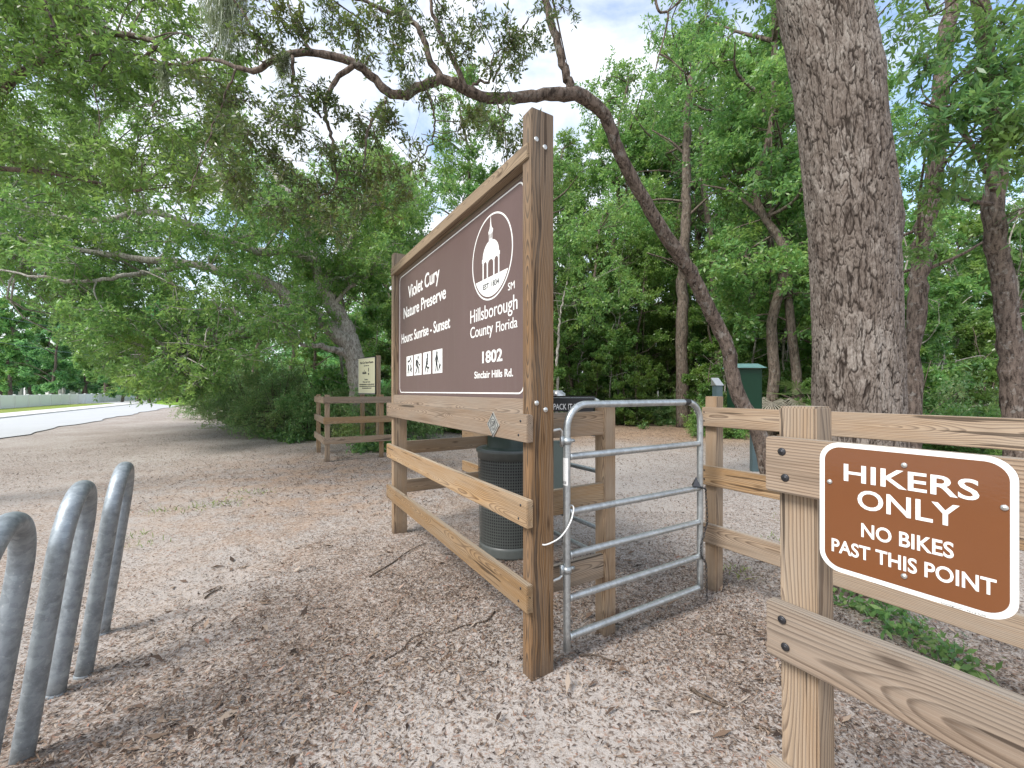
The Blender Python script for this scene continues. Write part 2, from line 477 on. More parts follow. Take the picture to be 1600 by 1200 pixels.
# ------------------------------------------------------------------ text & flat marks
def text_mesh(name, s, x0, x1, z0, z1, y, mat, parent, bold=0.0, th=0.0015, shear=0.0, local=False):
    """lettering in the XZ plane facing -Y, fitted to x0..x1 with its capitals z0..z1"""
    cu = bpy.data.curves.new(name, 'FONT')
    cu.body = s; cu.size = 1.0; cu.offset = bold; cu.shear = shear
    cu.extrude = 0.001; cu.resolution_u = 4
    tmp = bpy.data.objects.new(name, cu); COL.objects.link(tmp)
    dg = bpy.context.evaluated_depsgraph_get()
    me = bpy.data.meshes.new_from_object(tmp.evaluated_get(dg))
    cu2 = bpy.data.curves.new('cap', 'FONT'); cu2.body = 'H'; cu2.offset = bold
    t2 = bpy.data.objects.new('cap', cu2); COL.objects.link(t2)
    dg = bpy.context.evaluated_depsgraph_get()
    mh = bpy.data.meshes.new_from_object(t2.evaluated_get(dg))
    caph = max(v.co.y for v in mh.vertices) - min(v.co.y for v in mh.vertices)
    cb = min(v.co.y for v in mh.vertices)
    xs = [v.co.x for v in me.vertices]; xa, xb = min(xs), max(xs)
    sx = (x1 - x0) / (xb - xa); sz = (z1 - z0) / caph
    for v in me.vertices:
        x, yy, zz = v.co
        v.co = (x0 + (x - xa) * sx, y - (th if zz > 0 else 0), z0 + (yy - cb) * sz)
    bpy.data.objects.remove(tmp); bpy.data.objects.remove(t2)
    bpy.data.meshes.remove(mh); bpy.data.curves.remove(cu); bpy.data.curves.remove(cu2)
    # one object for every word
    bm = bmesh.new(); bm.from_mesh(me); bpy.data.meshes.remove(me)
    gap = .14 * (x1 - x0) / (xb - xa); seen = set(); isl = []
    for v in bm.verts:
        if v in seen: continue
        st = [v]; seen.add(v); comp = []
        while st:
            q = st.pop(); comp.append(q)
            for e_ in q.link_edges:
                o_ = e_.other_vert(q)
                if o_ not in seen: seen.add(o_); st.append(o_)
        isl.append((min(q.co.x for q in comp), max(q.co.x for q in comp), comp))
    isl.sort(key=lambda i: i[0]); words = []
    for a, b, comp in isl:
        if words and a - words[-1][0] < gap: words[-1][0] = max(words[-1][0], b); words[-1][1] += comp
        else: words.append([b, list(comp)])
    for _, comp in words:
        idx = {v: i for i, v in enumerate(comp)}
        fs = {f_ for v in comp for f_ in v.link_faces}
        m2 = mesh_obj(name, [tuple(v.co) for v in comp], [[idx[v] for v in f_.verts] for f_ in fs], mat, parent)
    bm.free()
    return m2

class Flat:
    """thin raised shapes on a plane y (facing -Y)"""
    def __init__(s, y, th=0.0012): s.bm = bmesh.new(); s.y = y; s.th = th
    def poly(s, pts, k=0):
        y0, y1 = s.y, s.y - s.th - k * 0.0004
        f = [s.bm.verts.new((x, y1, z)) for x, z in pts]
        b = [s.bm.verts.new((x, y0, z)) for x, z in pts]
        try: s.bm.faces.new(f)
        except ValueError: return s
        n = len(pts)
        for i in range(n):
            j = (i + 1) % n; s.bm.faces.new((f[j], f[i], b[i], b[j]))
        return s
    def rect(s, x0, z0, x1, z1): return s.poly([(x0, z0), (x1, z0), (x1, z1), (x0, z1)])
    def disc(s, x, z, r, n=20, rx=None): return s.poly([(x + (rx or r) * math.cos(2 * PI * i / n), z + r * math.sin(2 * PI * i / n)) for i in range(n)])
    def strip(s, pts, w, closed=False):
        pts = [np.array(p, float) for p in pts]; n = len(pts)
        for i in range(n if closed else n - 1):
            a, b = pts[i], pts[(i + 1) % n]
            d = b - a; d /= np.linalg.norm(d) + 1e-9; q = np.array([-d[1], d[0]]) * w / 2; e = d * w * 0.3
            s.poly([a - q - e, b - q + e, b + q + e, a + q - e], i % 3)
        return s
    def ring(s, x, z, r, w, n=64):
        for i in range(n):
            a, b = 2 * PI * i / n, 2 * PI * (i + 1) / n
            s.poly([(x + q * math.cos(c), z + q * math.sin(c)) for q, c in ((r - w, a), (r, a), (r, b), (r - w, b))])
        return s
    def obj(s, name, mat, parent):
        bmesh.ops.recalc_face_normals(s.bm, faces=s.bm.faces)
        return bm_obj(name, s.bm, mat, parent)

def rrect(x0, z0, x1, z1, r, n=8):
    p = []
    for cx, cz, a in ((x1 - r, z1 - r, 0), (x0 + r, z1 - r, 90), (x0 + r, z0 + r, 180), (x1 - r, z0 + r, 270)):
        for i in range(n + 1):
            t = R(a + 90 * i / n); p.append((cx + r * math.cos(t), cz + r * math.sin(t)))
    return p

#PART_A
# ================================================================== GROUND AND ROADS
def axis_lines(lo, hi, step, far, grow=1.12):
    a = list(np.arange(lo, hi + 1e-6, step))
    s = step; x = a[-1]
    while x < far: s *= grow; x += s; a.append(x)
    s = step; x = a[0]; pre = []
    while x > -far: s *= grow; x -= s; pre.append(x)
    return np.array(pre[::-1] + a)

def vnoise(x, y, seed):
    """cheap value noise on arrays"""
    xi = np.floor(x).astype(int); yi = np.floor(y).astype(int); xf = x - xi; yf = y - yi
    xf = xf * xf * (3 - 2 * xf); yf = yf * yf * (3 - 2 * yf)
    def h(a, b):
        n = (a * 374761393 + b * 668265263 + seed * 974711) & 0xffffffff
        n = ((n ^ (n >> 13)) * 1274126177) & 0xffffffff
        return ((n ^ (n >> 16)) & 0xffff) / 65535.0
    return (h(xi, yi) * (1 - xf) + h(xi + 1, yi) * xf) * (1 - yf) + (h(xi, yi + 1) * (1 - xf) + h(xi + 1, yi + 1) * xf) * yf

PRINTS = [ground_at(*p) for p in ((753, 1022), (773, 1036), (801, 1041), (797, 1077), (857, 1092), (897, 1083), (884, 1098), (925, 1075), (905, 1062), (940, 1090), (830, 1100))]
POSTS = [W(*p)[:2] for p in ((-.045, .07), (-2.63, .07), (-.134, .633), (1.25, .045), (-.145, 1.745), (0.0, .25))] + [(x + .238 * q * math.cos(math.atan2(-.81, .585)), y + .238 * q * math.sin(math.atan2(-.81, .585))) for x, y in ((-2.39, 2.41), (-2.107, 1.885), (-1.824, 1.36)) for q in (-1, 1)]
def ground_h(X, Y):
    near = np.exp(-((X + 0.2) ** 2 + (Y - 2) ** 2) / 60.0)
    z = (vnoise(X * 1.3, Y * 1.3, 1) - .5) * 0.030 + (vnoise(X * 5, Y * 5, 2) - .5) * 0.014
    z += (vnoise(X * 16, Y * 16, 3) - .5) * 0.009 + (vnoise(X * 38, Y * 38, 5) - .5) * 0.006
    z = z * near
    for px, py in POSTS: z += .020 * np.exp(-((X - px) ** 2 + (Y - py) ** 2) / .10 ** 2) * (.6 + .8 * vnoise(X * 9, Y * 9, 8))
    for i, p in enumerate(PRINTS):
        r = np.sqrt((X - p[0]) ** 2 + ((Y - p[1]) * 1.1) ** 2); q = 0.024 + 0.006 * (i % 3)
        z += -0.013 * np.exp(-(r / q) ** 4) + 0.006 * np.exp(-((r - q * 1.35) / (q * .35)) ** 2)
    return z

def build_ground():
    xs = axis_lines(-3.2, 2.6, 0.022, 900, 1.14); ys = axis_lines(1.2, 4.8, 0.022, 900, 1.14)
    X, Y = np.meshgrid(xs, ys, indexing='ij')
    Z = ground_h(X, Y)
    V = np.stack([X, Y, Z], -1).reshape(-1, 3)
    nx, ny = len(xs), len(ys)
    i, j = np.meshgrid(np.arange(nx - 1), np.arange(ny - 1), indexing='ij')
    a = (i * ny + j).ravel()
    F = np.stack([a, a + ny, a + ny + 1, a + 1], -1)
    m, t = nt('sandy_ground')
    tc = N(t, 'ShaderNodeTexCoord').outputs['Object']
    def zone(c, r0, r1):
        d = N(t, 'ShaderNodeVectorMath', operation='DISTANCE'); L(t, tc, d.inputs[0]); d.inputs[1].default_value = (c[0], c[1], 0)
        return ramp(t, math_(t, 'DIVIDE', d.outputs['Value'], r1), [(r0 / r1, 1.0), (1.0, 0.0)])
    big = noise(t, tc, 0.45, 4, 0.6); mid = noise(t, tc, 2.2, 5, 0.65); fine = noise(t, tc, 38, 5, 0.7); vfine = noise(t, tc, 170, 4, 0.7)
    sand = mix(t, mid, (0.385, 0.345, 0.315), (0.505, 0.462, 0.430))
    sand = mix(t, math_(t, 'MULTIPLY', ramp(t, vfine, [(0.3, 1.0), (0.55, 0.0)]), 0.6), sand, (0.20, 0.165, 0.145))
    # small flakes of leaf and bark trodden into the sand
    wv = N(t, 'ShaderNodeVectorMath', operation='ADD'); L(t, tc, wv.inputs[0])
    wob = N(t, 'ShaderNodeTexNoise'); wob.inputs['Scale'].default_value = 24; L(t, tc, wob.inputs['Vector'])
    sc = N(t, 'ShaderNodeVectorMath', operation='SCALE'); L(t, wob.outputs['Color'], sc.inputs[0]); sc.inputs['Scale'].default_value = 0.05
    L(t, sc.outputs[0], wv.inputs[1])
    flk = None
    dens = math_(t, 'ADD', math_(t, 'MULTIPLY_ADD', big, 0.9, -0.17), math_(t, 'MULTIPLY', mid, 0.45))
    for c, r0, r1, k in (((-1.7, 1.3), .3, 1.9, .22), ((-0.55, 3.4), .2, 1.7, .26), ((-3.2, 8.3), 1.0, 4.6, .2), ((2.3, 2.0), .3, 1.9, .25), ((1.3, 3.3), .2, 1.3, .12)):
        dens = math_(t, 'ADD', dens, math_(t, 'MULTIPLY', zone(c, r0, r1), k))
    for c, r0, r1, k in (((-0.3, 1.9), .3, 1.2, -.09), ((-5, 5.5), 1, 4, -.10), ((2.0, 8.0), 1.0, 4.5, -.14)):
        dens = math_(t, 'ADD', dens, math_(t, 'MULTIPLY', zone(c, r0, r1), k))
    col = sand
    for s, sx, sy, w in ((88, 1, 0.5, 0.0), (130, 0.45, 1.0, 0.05), (62, 0.6, 1.0, 0.10)):
        vo = N(t, 'ShaderNodeTexVoronoi'); vo.inputs['Scale'].default_value = s
        L(t, mapping(t, wv.outputs[0], (sx, sy, 1)), vo.inputs['Vector'])
        sp = N(t, 'ShaderNodeSeparateColor'); L(t, vo.outputs['Color'], sp.inputs[0])
        pick = math_(t, 'LESS_THAN', math_(t, 'ADD', sp.outputs[0], w), math_(t, 'MULTIPLY_ADD', dens, 1.3, -0.33))
        fc = ramp(t, sp.outputs[1], [(0.0, (0.045, 0.032, 0.026)), (0.3, (0.11, 0.078, 0.06)), (0.6, (0.21, 0.155, 0.12)), (0.85, (0.32, 0.255, 0.21)), (1.0, (0.26, 0.13, 0.08))])
        edge = ramp(t, vo.outputs['Distance'], [(0.35, 1.0), (0.6, 0.25)])
        col = mix(t, math_(t, 'MULTIPLY', math_(t, 'MULTIPLY', pick, edge), 0.8), col, fc)
    # pine straw at the forest edge
    sp3 = N(t, 'ShaderNodeSeparateXYZ'); L(t, tc, sp3.inputs[0])
    yy = math_(t, 'ADD', sp3.outputs[1], math_(t, 'MULTIPLY_ADD', noise(t, tc, 0.6, 4, 0.6), 6.0, -3.0))
    straw = math_(t, 'MULTIPLY', ramp(t, math_(t, 'DIVIDE', yy, 30.0), [(0.36, 0.0), (0.46, 1.0)]), ramp(t, math_(t, 'MULTIPLY_ADD', sp3.outputs[0], 0.02, 0.5), [(0.46, 0.0), (0.5, 1.0)]))
    sn = noise(t, mapping(t, tc, (9, 3, 1)), 1.0, 4, 0.7)
    strawc = ramp(t, sn, [(0.3, (0.16, 0.085, 0.04)), (0.55, (0.34, 0.2, 0.10)), (0.75, (0.47, 0.34, 0.21))])
    col = mix(t, math_(t, 'MULTIPLY', straw, 0.6), col, strawc)
    tan = zone((-3.0, 7.0), 1.0, 5.0)
    col = mix(t, math_(t, 'MULTIPLY', math_(t, 'MULTIPLY', tan, ramp(t, mid, [(0.4, 0.0), (0.6, 1.0)])), 0.45), col, (0.40, 0.255, 0.155))
    h = math_(t, 'ADD', math_(t, 'MULTIPLY', fine, 1.0), math_(t, 'MULTIPLY', vfine, 0.45))
    out(t, principled(t, col, 0.95, 0, bump(t, h, 0.8, 0.012), 0.15))
    o = link(bpy.data.objects.new('ground', np_mesh('ground', V, F, m, True)))
    tag(o, 'pale sandy ground strewn with bits of leaf and bark', 'ground', kind='structure')
build_ground()

def sheet(name, pts, z, mat, label, cat, thick=0.0, kind='structure'):
    bm = bmesh.new()
    f = bm.faces.new([bm.verts.new((p[0], p[1], z)) for p in pts])
    if f.normal.z < 0: f.normal_flip()
    if thick:
        r = bmesh.ops.extrude_face_region(bm, geom=[f])
        for v in [g for g in r['geom'] if isinstance(g, bmesh.types.BMVert)]: v.co.z += thick
        bmesh.ops.recalc_face_normals(bm, faces=bm.faces)
    o = bm_obj(name, bm, mat)
    return tag(o, label, cat, kind=kind)

def mat_road():
    m, t = nt('old_pale_asphalt')
    tc = N(t, 'ShaderNodeTexCoord').outputs['Object']
    f = noise(t, tc, 0.35, 5, 0.6); g = noise(t, tc, 40, 4, 0.7)
    c = mix(t, f, (0.44, 0.45, 0.46), (0.55, 0.56, 0.57))
    c = mix(t, math_(t, 'MULTIPLY', g, 0.35), c, (0.2, 0.2, 0.2))
    out(t, principled(t, c, 0.85, 0, bump(t, g, 0.3, 0.006), 0.2)); return m
ROAD = mat_road()
CONC = mat_plain('pale_concrete', (0.60, 0.59, 0.56), 0.85, 0, 0.08, 3, 0.1)
def mat_grass(name, a, b, c):
    m, t = nt(name)
    tc = N(t, 'ShaderNodeTexCoord').outputs['Object']
    f = noise(t, tc, 0.5, 5, 0.65); g = noise(t, tc, 30, 4, 0.7)
    col = mix(t, ramp(t, f, [(0.35, 0.0), (0.65, 1.0)]), a, b)
    col = mix(t, math_(t, 'MULTIPLY', g, 0.5), col, c)
    out(t, principled(t, col, 0.9, 0, bump(t, g, 0.6, 0.03), 0.2)); return m
VERGE = mat_grass('verge_grass', (0.17, 0.27, 0.045), (0.30, 0.30, 0.075), (0.09, 0.15, 0.03))
LAWN = mat_grass('lawn_grass', (0.18, 0.34, 0.04), (0.25, 0.38, 0.05), (0.1, 0.2, 0.03))

# wobbly near edge of the road where sand meets asphalt
edge = [W(x, -8.15 + 0.16 * math.sin(x * .9) + 0.10 * math.sin(x * 2.3 + 1), 0) for x in np.arange(30, -62, -1.0)]
sheet('road', edge + [W(-80, -9.2), W(-95, -13.1), W(30, -13.1)], 0.030, ROAD, 'pale grey asphalt road running past the sandy lot', 'road')
sheet('side_road', [W(-64, -13.1), W(-95, -13.1), W(-120, -30), W(-140, -160), W(-84, -160), W(-74, -40), W(-66, -18.6)], 0.033, ROAD, 'wide pale side road turning off beyond the fence', 'road')
sheet('pavement', [W(30, -13.1), W(-64, -13.1), W(-63, -15.2), W(30, -15.2)], 0.0, CONC, 'white concrete strip along the far side of the road', 'pavement', 0.10)
sheet('grass_verge', [W(30, -15.2), W(-63, -15.2), W(-66, -16.6), W(-60, -18.7), W(30, -18.7)], 0.0, VERGE, 'long strip of yellow green grass below the white fence', 'grass', 0.09)
sheet('grass_island', [ground_at(*p)[:2] for p in ((241, 631), (262, 633.5), (303, 633.5), (312, 620), (278, 621), (252, 624.5))], 0.0, LAWN, 'bright green grass island at the bend of the road', 'grass', 0.14)
sheet('far_lot', [W(30, -19.3), W(-62, -19.3), W(-72, -40), W(-80, -160), W(30, -160)], 0.012, VERGE, 'dull grassy ground behind the white fence', 'grass')

# ================================================================== ENTRANCE SIGN
sign = empty('entrance_sign', 'tall timber entrance sign with large brown panel of white lettering', 'sign', W(0, 0), RZ)
near_post = board('post', (-.0445, .07, 1.36), 3.20, .089, .14, 'z', WOOD_DARK, sign, 0.004, 0.001)
far_post = board('post', (-2.6345, .07, 1.34), 3.20, .089, .14, 'z', WOOD, sign, 0.004, 0.001)
board('top_board', (-1.343, .017, 2.748), 2.64, .083, .060, 'x', WOOD, sign)
box('frame_lip', (-1.34, .050, 2.690), (2.49, .008, .030), WOOD_DARK, sign, 0.001)
board('bottom_board', (-1.337, .0185, 1.4165), 2.640, .089, .035, 'x', WOOD_GREY, sign)
for z in (1.307, .872, .442):
    rl = board('rail', (-1.352 + random.uniform(-.004, .004), -.0195, z), 2.745, .142, .038, 'x', WOOD_GREY if z > 1 else WOOD, sign)
    for xx in (-.035, -2.66):
        for dz in (.036, -.036): bolt(rl, (0, 0, 0), '-y', .007)
    # screws are children of the rail: place them in its frame
    for b, (xx, dz) in zip(rl.children, ((1.31, .038), (1.29, -.036), (-1.31, .036), (-1.32, -.036))): b.location = (xx, -.0195, dz)
for y, z in ((.028, 2.80), (.082, 2.775), (.03, 1.438), (.086, 1.402)):
    b = bolt(sign, (.0005, y, z), 'x', .013, SILVER, 'bolt')
PY = .047
panel = box('sign_panel', (-1.34, PY + .006, 2.082), (2.50, .012, 1.26), SIGNBROWN, sign, 0.001)
P = lambda n, o: o
def onpanel(o):
    o.parent = panel; o.location = (0, 0, 0); return o
f = Flat(PY)
bd = rrect(-2.532, 1.487, -.148, 2.661, .055)
f.strip(bd, .0085, True); f.obj('border_line', WHITE, panel)
TX = [('Violet Cury', -2.245, -1.412, 2.398, 2.520, .012), ('Nature Preserve', -2.392, -1.278, 2.222, 2.330, .012), ('Hours: Sunrise - Sunset', -2.466, -1.192, 1.981, 2.076, .012),
      ('Hillsborough', -.832, -.216, 1.963, 2.050, 0.0), ('County', -.832, -.505, 1.860, 1.934, 0.002), ('Florida', -.465, -.216, 1.860, 1.922, 0.0), ('1802', -.652, -.388, 1.680, 1.756, .022),
      ('Sinclair Hills Rd.', -.768, -.264, 1.584, 1.630, .012), ('SM', -.320, -.246, 2.085, 2.128, 0.0)]
for s, x0, x1, z0, z1, b in TX: text_mesh('lettering', s, x0, x1, z0, z1, PY, WHITE, panel, b)
# oval emblem with the cupola
cx, cz, rr = -.533, 2.340, .268
f = Flat(PY); f.ring(cx, cz, rr, .010, 80)
base_z = 2.219
a0 = math.asin((base_z - cz) / .245)
arc = [(cx + .245 * math.cos(t), cz + .245 * math.sin(t)) for t in np.linspace(PI - a0, 2 * PI + a0, 40)]
f.poly(arc)
xs0 = (-.640, -.581, -.494, -.432)
for x in xs0: f.rect(x - .007, base_z - .002, x + .007, 2.335)
f.rect(-.655, 2.328, -.419, 2.352)
dome = [(cx - .004 + .108 * math.cos(t), 2.350 + .098 * math.sin(t)) for t in np.linspace(0, PI, 26)]
f.poly(dome)
for xa, xb in zip(xs0[:-1], xs0[1:]):   # arch heads between the columns
    c_, hw = (xa + xb) / 2, (xb - xa) / 2
    arcp = [(c_ + hw * .8 * math.cos(t), 2.303 + .025 * math.sin(t)) for t in np.linspace(0, PI, 10)]
    f.poly([(xb, 2.330), (xa, 2.330), (xa, 2.303)] + arcp[::-1] + [(xb, 2.303)], 1)
f.rect(cx - .026, 2.440, cx + .018, 2.458)
for x in (-.022, -.004, .014): f.rect(cx + x - .003, 2.455, cx + x + .003, 2.490)
f.poly([(cx - .030, 2.488), (cx + .022, 2.488), (cx + .028, 2.510), (cx + .010, 2.526), (cx + .004, 2.545), (cx - .003, 2.600), (cx - .010, 2.545), (cx - .016, 2.520), (cx - .032, 2.505)])
emb = f.obj('emblem', WHITE, panel)
text_mesh('emblem_date', 'EST. 1834', -.637, -.428, 2.152, 2.186, PY - .0014, BLACK, panel, .02, 0.0008)
# four pictograms
for i, (x0, x1) in enumerate(((-2.298, -2.097), (-2.062, -1.850), (-1.806, -1.614), (-1.568, -1.352))):
    f = Flat(PY); f.rect(x0, 1.646, x1, 1.838); ic = f.obj('pictogram', WHITE, panel)
    g = Flat(PY - .0012, .0007); w = x1 - x0; q = lambda a, b: (x0 + a * w, 1.646 + b * .192)
    S = lambda pts, wd: g.strip([q(*p) for p in pts], wd)
    if i == 0:
        S([(.22, .72), (.55, .76)], .018); g.disc(*q(.62, .86), .014); S([(.70, .84), (.80, .72), (.66, .62)], .010)
        S([(.32, .50), (.32, .34)], .035); S([(.26, .34), (.22, .14)], .016); S([(.38, .34), (.42, .14)], .016)
        S([(.68, .52), (.74, .32)], .028); S([(.66, .36), (.76, .2)], .022); S([(.60, .28), (.82, .34)], .016)
    elif i == 1:
        g.disc(*q(.56, .84), .016); S([(.40, .70), (.46, .44)], .034); S([(.30, .68), (.28, .46)], .026); S([(.52, .66), (.66, .52), (.80, .46)], .014)
        S([(.46, .46), (.40, .30), (.24, .10)], .020); S([(.48, .46), (.62, .32), (.66, .10)], .020); S([(.80, .48), (.78, .10)], .004)
    elif i == 2:
        g.disc(*q(.58, .86), .015); S([(.60, .84), (.58, .58), (.40, .34)], .024); S([(.48, .70), (.40, .44)], .014); S([(.40, .40), (.26, .14)], .020)
        S([(.44, .38), (.66, .24), (.62, .10)], .018); S([(.62, .26), (.80, .30)], .016); S([(.5, .56), (.66, .42)], .012)
    else:
        g.disc(*q(.46, .86), .016); S([(.44, .74), (.42, .42)], .036); S([(.36, .70), (.24, .52)], .013); S([(.52, .70), (.60, .48)], .013)
        S([(.40, .42), (.34, .10)], .018); S([(.46, .42), (.56, .10)], .018); S([(.60, .48), (.80, .28)], .004)
        S([(.72, .26), (.80, .34)], .026); S([(.70, .26), (.66, .12)], .010); S([(.78, .26), (.80, .12)], .010)
    g.obj('figure', BLACK, ic)

# wings of the pen behind the sign (boards nailed to the sign posts, turned back along +y)
wing = empty('wing_fence', 'short three-rail timber fence wing running back from the near sign post', 'fence', W(-.11, .14), RZ)
for z in (1.307, .872, .442): board('rail', (-.011, .228, z), .452, .142, .038, 'y', WOOD, wing)
board('post', (-.0245, .4925, .640), 1.58, .089, .089, 'z', WOOD, wing)
wing2 = empty('wing_fence', 'three-rail timber fence wing behind the trash can, off the far sign post', 'fence', W(-2.72, .14), RZ)
for z in (1.307, .872, .442): board('rail', (-.13, .56, z), 1.12, .142, .038, 'y', WOOD, wing2)
board('post', (-.0445, 1.12, .640), 1.58, .089, .089, 'z', WOOD, wing2)
for z in (1.307, .872, .442): board('rail', (-.13 - .45, 1.16, z), .86, .142, .038, 'x', WOOD, wing2)

# diamond trail plaque
plq = empty('trail_plaque', 'small silver diamond trail plaque screwed to the top rail', 'plaque', W(-.333, -.0415, 1.307), RZ)
f = Flat(0, .006); d = .072; f.poly([(d, 0), (0, d), (-d, 0), (0, -d)]); f.obj('plate', SILVER, plq)
f = Flat(-.0062, .0006); dd = .060; f.strip([(dd, 0), (0, dd), (-dd, 0), (0, -dd)], .004, True)
f.ring(0, 0, .033, .003, 30); f.ring(-.010, .006, .013, .003, 20); f.ring(.011, .008, .012, .003, 20); f.ring(.004, -.013, .013, .003, 20)
f.strip([(-.022, -.016), (-.005, -.004), (.006, .004), (.022, .02)], .003); f.obj('emblem', BLACK, plq)
for z in (.062, -.062): bolt(plq, (0, -.006, z), '-y', .0035, SCREW)
plq.rotation_euler = (0, 0, RZ)

# ================================================================== HIKERS FENCE AND SIGN
hf = empty('hikers_fence', 'grey timber rail fence on a square post in the right foreground', 'fence', W(1.25, 0), RZ)
hp = board('post', (0, .0445, .66), 1.60, .089, .089, 'z', WOOD, hf, 0.005)
hp.rotation_euler = (0, R(-90) - R(.55), 0)
for z in (1.307, .872, .442):
    rl = board('rail', (1.135, -.0195, z), 2.40, .143, .038, 'x', WOOD_GREY, hf)
    for dz, dx in ((.036, -1.158), (-.030, -1.150)):
        b = bolt(rl, (dx, -.0195, dz), '-y', .0098, SCREW)
hs = empty('hikers_sign', 'glossy brown square HIKERS ONLY sign with white border screwed to the fence', 'sign', W(1.4695, -.0395, 1.2295), RZ)
f = Flat(0, .0016); f.poly(rrect(-.1555, -.1505, .1555, .1505, .042, 10)); f.obj('plate', WHITE, hs)
f = Flat(-.0016, .0005); f.poly(rrect(-.1450, -.1400, .1450, .1400, .033, 10)); face = f.obj('brown_face', GLOSSBROWN, hs)
ox, oz = 1.4695, 1.2295
for s, x0, x1, z0, z1, b in (('HIKERS', 1.363, 1.577, 1.2935, 1.3325, .014), ('ONLY', 1.389, 1.551, 1.2360, 1.2785, .014), ('NO BIKES', 1.396, 1.543, 1.1735, 1.2045, .018), ('PAST THIS POINT', 1.339, 1.5985, 1.1235, 1.1540, .018)):
    text_mesh('lettering', s, x0 - ox, x1 - ox, z0 - oz, z1 - oz, -.0021, WHITE, hs, b, .0005)
text_mesh('small_print', 'SmartSign.com \u2022 Part # 0250', 1.5245 - ox, 1.585 - ox, -.1495, -.1462, -.0016, BLACK, hs, .0, .0003)
for x, z in ((0, .1155), (-.1345, .0565), (.1385, .0595), (0, -.1165)): bolt(hs, (x, -.002, z), '-y', .0052, SILVER)

# back fence beyond the gate
bf = empty('rail_fence', 'warm timber three-rail fence in front of the big oak trunk', 'fence', W(-.145, 1.70), RZ)
board('post', (0, .0445, .68), 1.56, .089, .089, 'z', WOOD, bf)
board('post', (2.44, .0445, .68), 1.56, .089, .089, 'z', WOOD, bf)
for z in (1.307, .872, .442):
    rl = board('rail', (1.19, -.0195, z), 2.47, .143, .038, 'x', WOOD, bf)
    for dz in (.036, -.03): bolt(rl, (-1.215, -.0195, dz), '-y', .006, SCREW)

# the pen on the left with its little notice
pf = empty('rail_fence', 'small three-rail timber fence corner beside the leafy shrubs, left of the sign', 'fence', W(-7.93, .0), RZ)
board('post', (0, .0445, .66), 1.52, .12, .089, 'z', WOOD, pf)
board('post', (-1.55, .0445, .66), 1.52, .089, .089, 'z', WOOD, pf)
board('post', (-.02, 1.18, .66), 1.52, .089, .089, 'z', WOOD, pf)
for z in (1.307, .872, .442):
    board('rail', (.062, .75, z), 1.58, .142, .038, 'y', WOOD, pf)
    board('rail', (-.82, -.0195, z), 1.74, .142, .038, 'x', WOOD_GREY, pf)
nr = at(587.4, 611, 10.85); NA = math.atan2(-.69, .72)
ns_ = empty('notice_sign', 'cream notice board with small black print on two posts behind the fence', 'sign', (nr[0], nr[1], 0), NA)
for x in (.03, -.82): board('post', (x, .05, 1.0 if x < 0 else 1.14), 2.0 if x < 0 else 2.55, .09, .09, 'z', WOOD, ns_)
nb = box('board', (-.45, -.01, 1.905), (.93, .02, .98), WHITE, ns_, .002)
f = Flat(-.021, .002); f.rect(-.90, 1.45, -.005, 2.36); pn = f.obj('printed_face', CREAM, ns_)
box('top_trim', (-.45, -.022, 2.385), (.94, .014, .02), BLACK, ns_, .001)
box('side_trim', (.012, -.016, 1.905), (.016, .03, .98), BLACK, ns_, .001)
box('foot_trim', (-.45, -.022, 1.432), (.94, .012, .018), BLACK, ns_, .001)
for s, x0, x1, z0, z1 in (('Violet Cury Nature Preserve', -.82, -.10, 2.225, 2.285), ('Hours: Sunrise - Sunset', -.60, -.32, 2.155, 2.19), ('Sinclair', -.57, -.38, 1.79, 1.825), ('Hillsborough County', -.66, -.26, 1.725, 1.76)):
    text_mesh('lettering', s, x0, x1, z0, z1, -.0232, BLACK, pn, .03, .001)
for z in (1.665, 1.615, 1.565):
    f = Flat(-.0232, .001); x, xe = (-.86, -.05) if z > 1.6 else (-.70, -.22); pts = []
    while x < xe:
        wd = random.uniform(.02, .05); h_ = random.choice((.016, .024)); pts += [(x, z + h_), (x + wd, z + h_)]; x += wd
    f.poly([(-.86 if z > 1.6 else -.70, z), (x, z)] + pts[::-1]); f.obj('print_line', BLACK, pn)
f = Flat(-.0232, .001)
f.poly([(-.68, 1.955), (-.46, 1.955), (-.47, 2.0), (-.52, 2.02), (-.53, 1.985), (-.562, 2.0), (-.566, 2.07), (-.574, 2.07), (-.578, 2.0), (-.60, 1.985), (-.64, 2.02), (-.67, 2.0)]); f.obj('pictogram', BLACK, pn)
f = Flat(-.0232, .001)
f.poly([(-.36, 2.01), (-.33, 2.01), (-.325, 2.09), (-.345, 2.12), (-.365, 2.09)]); f.obj('pictogram', BLACK, pn)
f = Flat(-.0232, .001); f.disc(-.345, 1.95, .03); f.obj('pictogram', BLACK, pn)

# ================================================================== GATES
def make_gate(root, length, tilt=0.0):
    """tubular gate along local +Y, hinged at y=0"""
    r = .0205; top = 1.425; bend = .135
    P = [(0, 0, .075)] + [(0, 0, z) for z in np.linspace(.2, top - bend, 9)]
    P += [(0, bend - bend * math.cos(a), top - bend + bend * math.sin(a)) for a in np.linspace(.15, PI / 2, 10)]
    P += [(0, y, top) for y in np.linspace(bend + .08, length - bend - .06, 8)]
    P += [(0, length - bend + bend * math.sin(a), top - bend + bend * math.cos(a)) for a in np.linspace(0, PI / 2, 10)]
    P += [(0, length, z) for z in np.linspace(top - bend - .08, .135, 9)]
    Geo().tube(P, r, 16).obj('frame', GALV, root)
    for z in (1.138, .833, .598, .360, .148):
        ys = np.array([.019, .030, .10, .2, length / 2, length - .1, length - .030, length - .019])
        Geo().tube([(0, y, z) for y in ys], [.0215, .0178, .0195, .0195, .0195, .0195, .0178, .0215], 14).obj('bar', GALV, root)
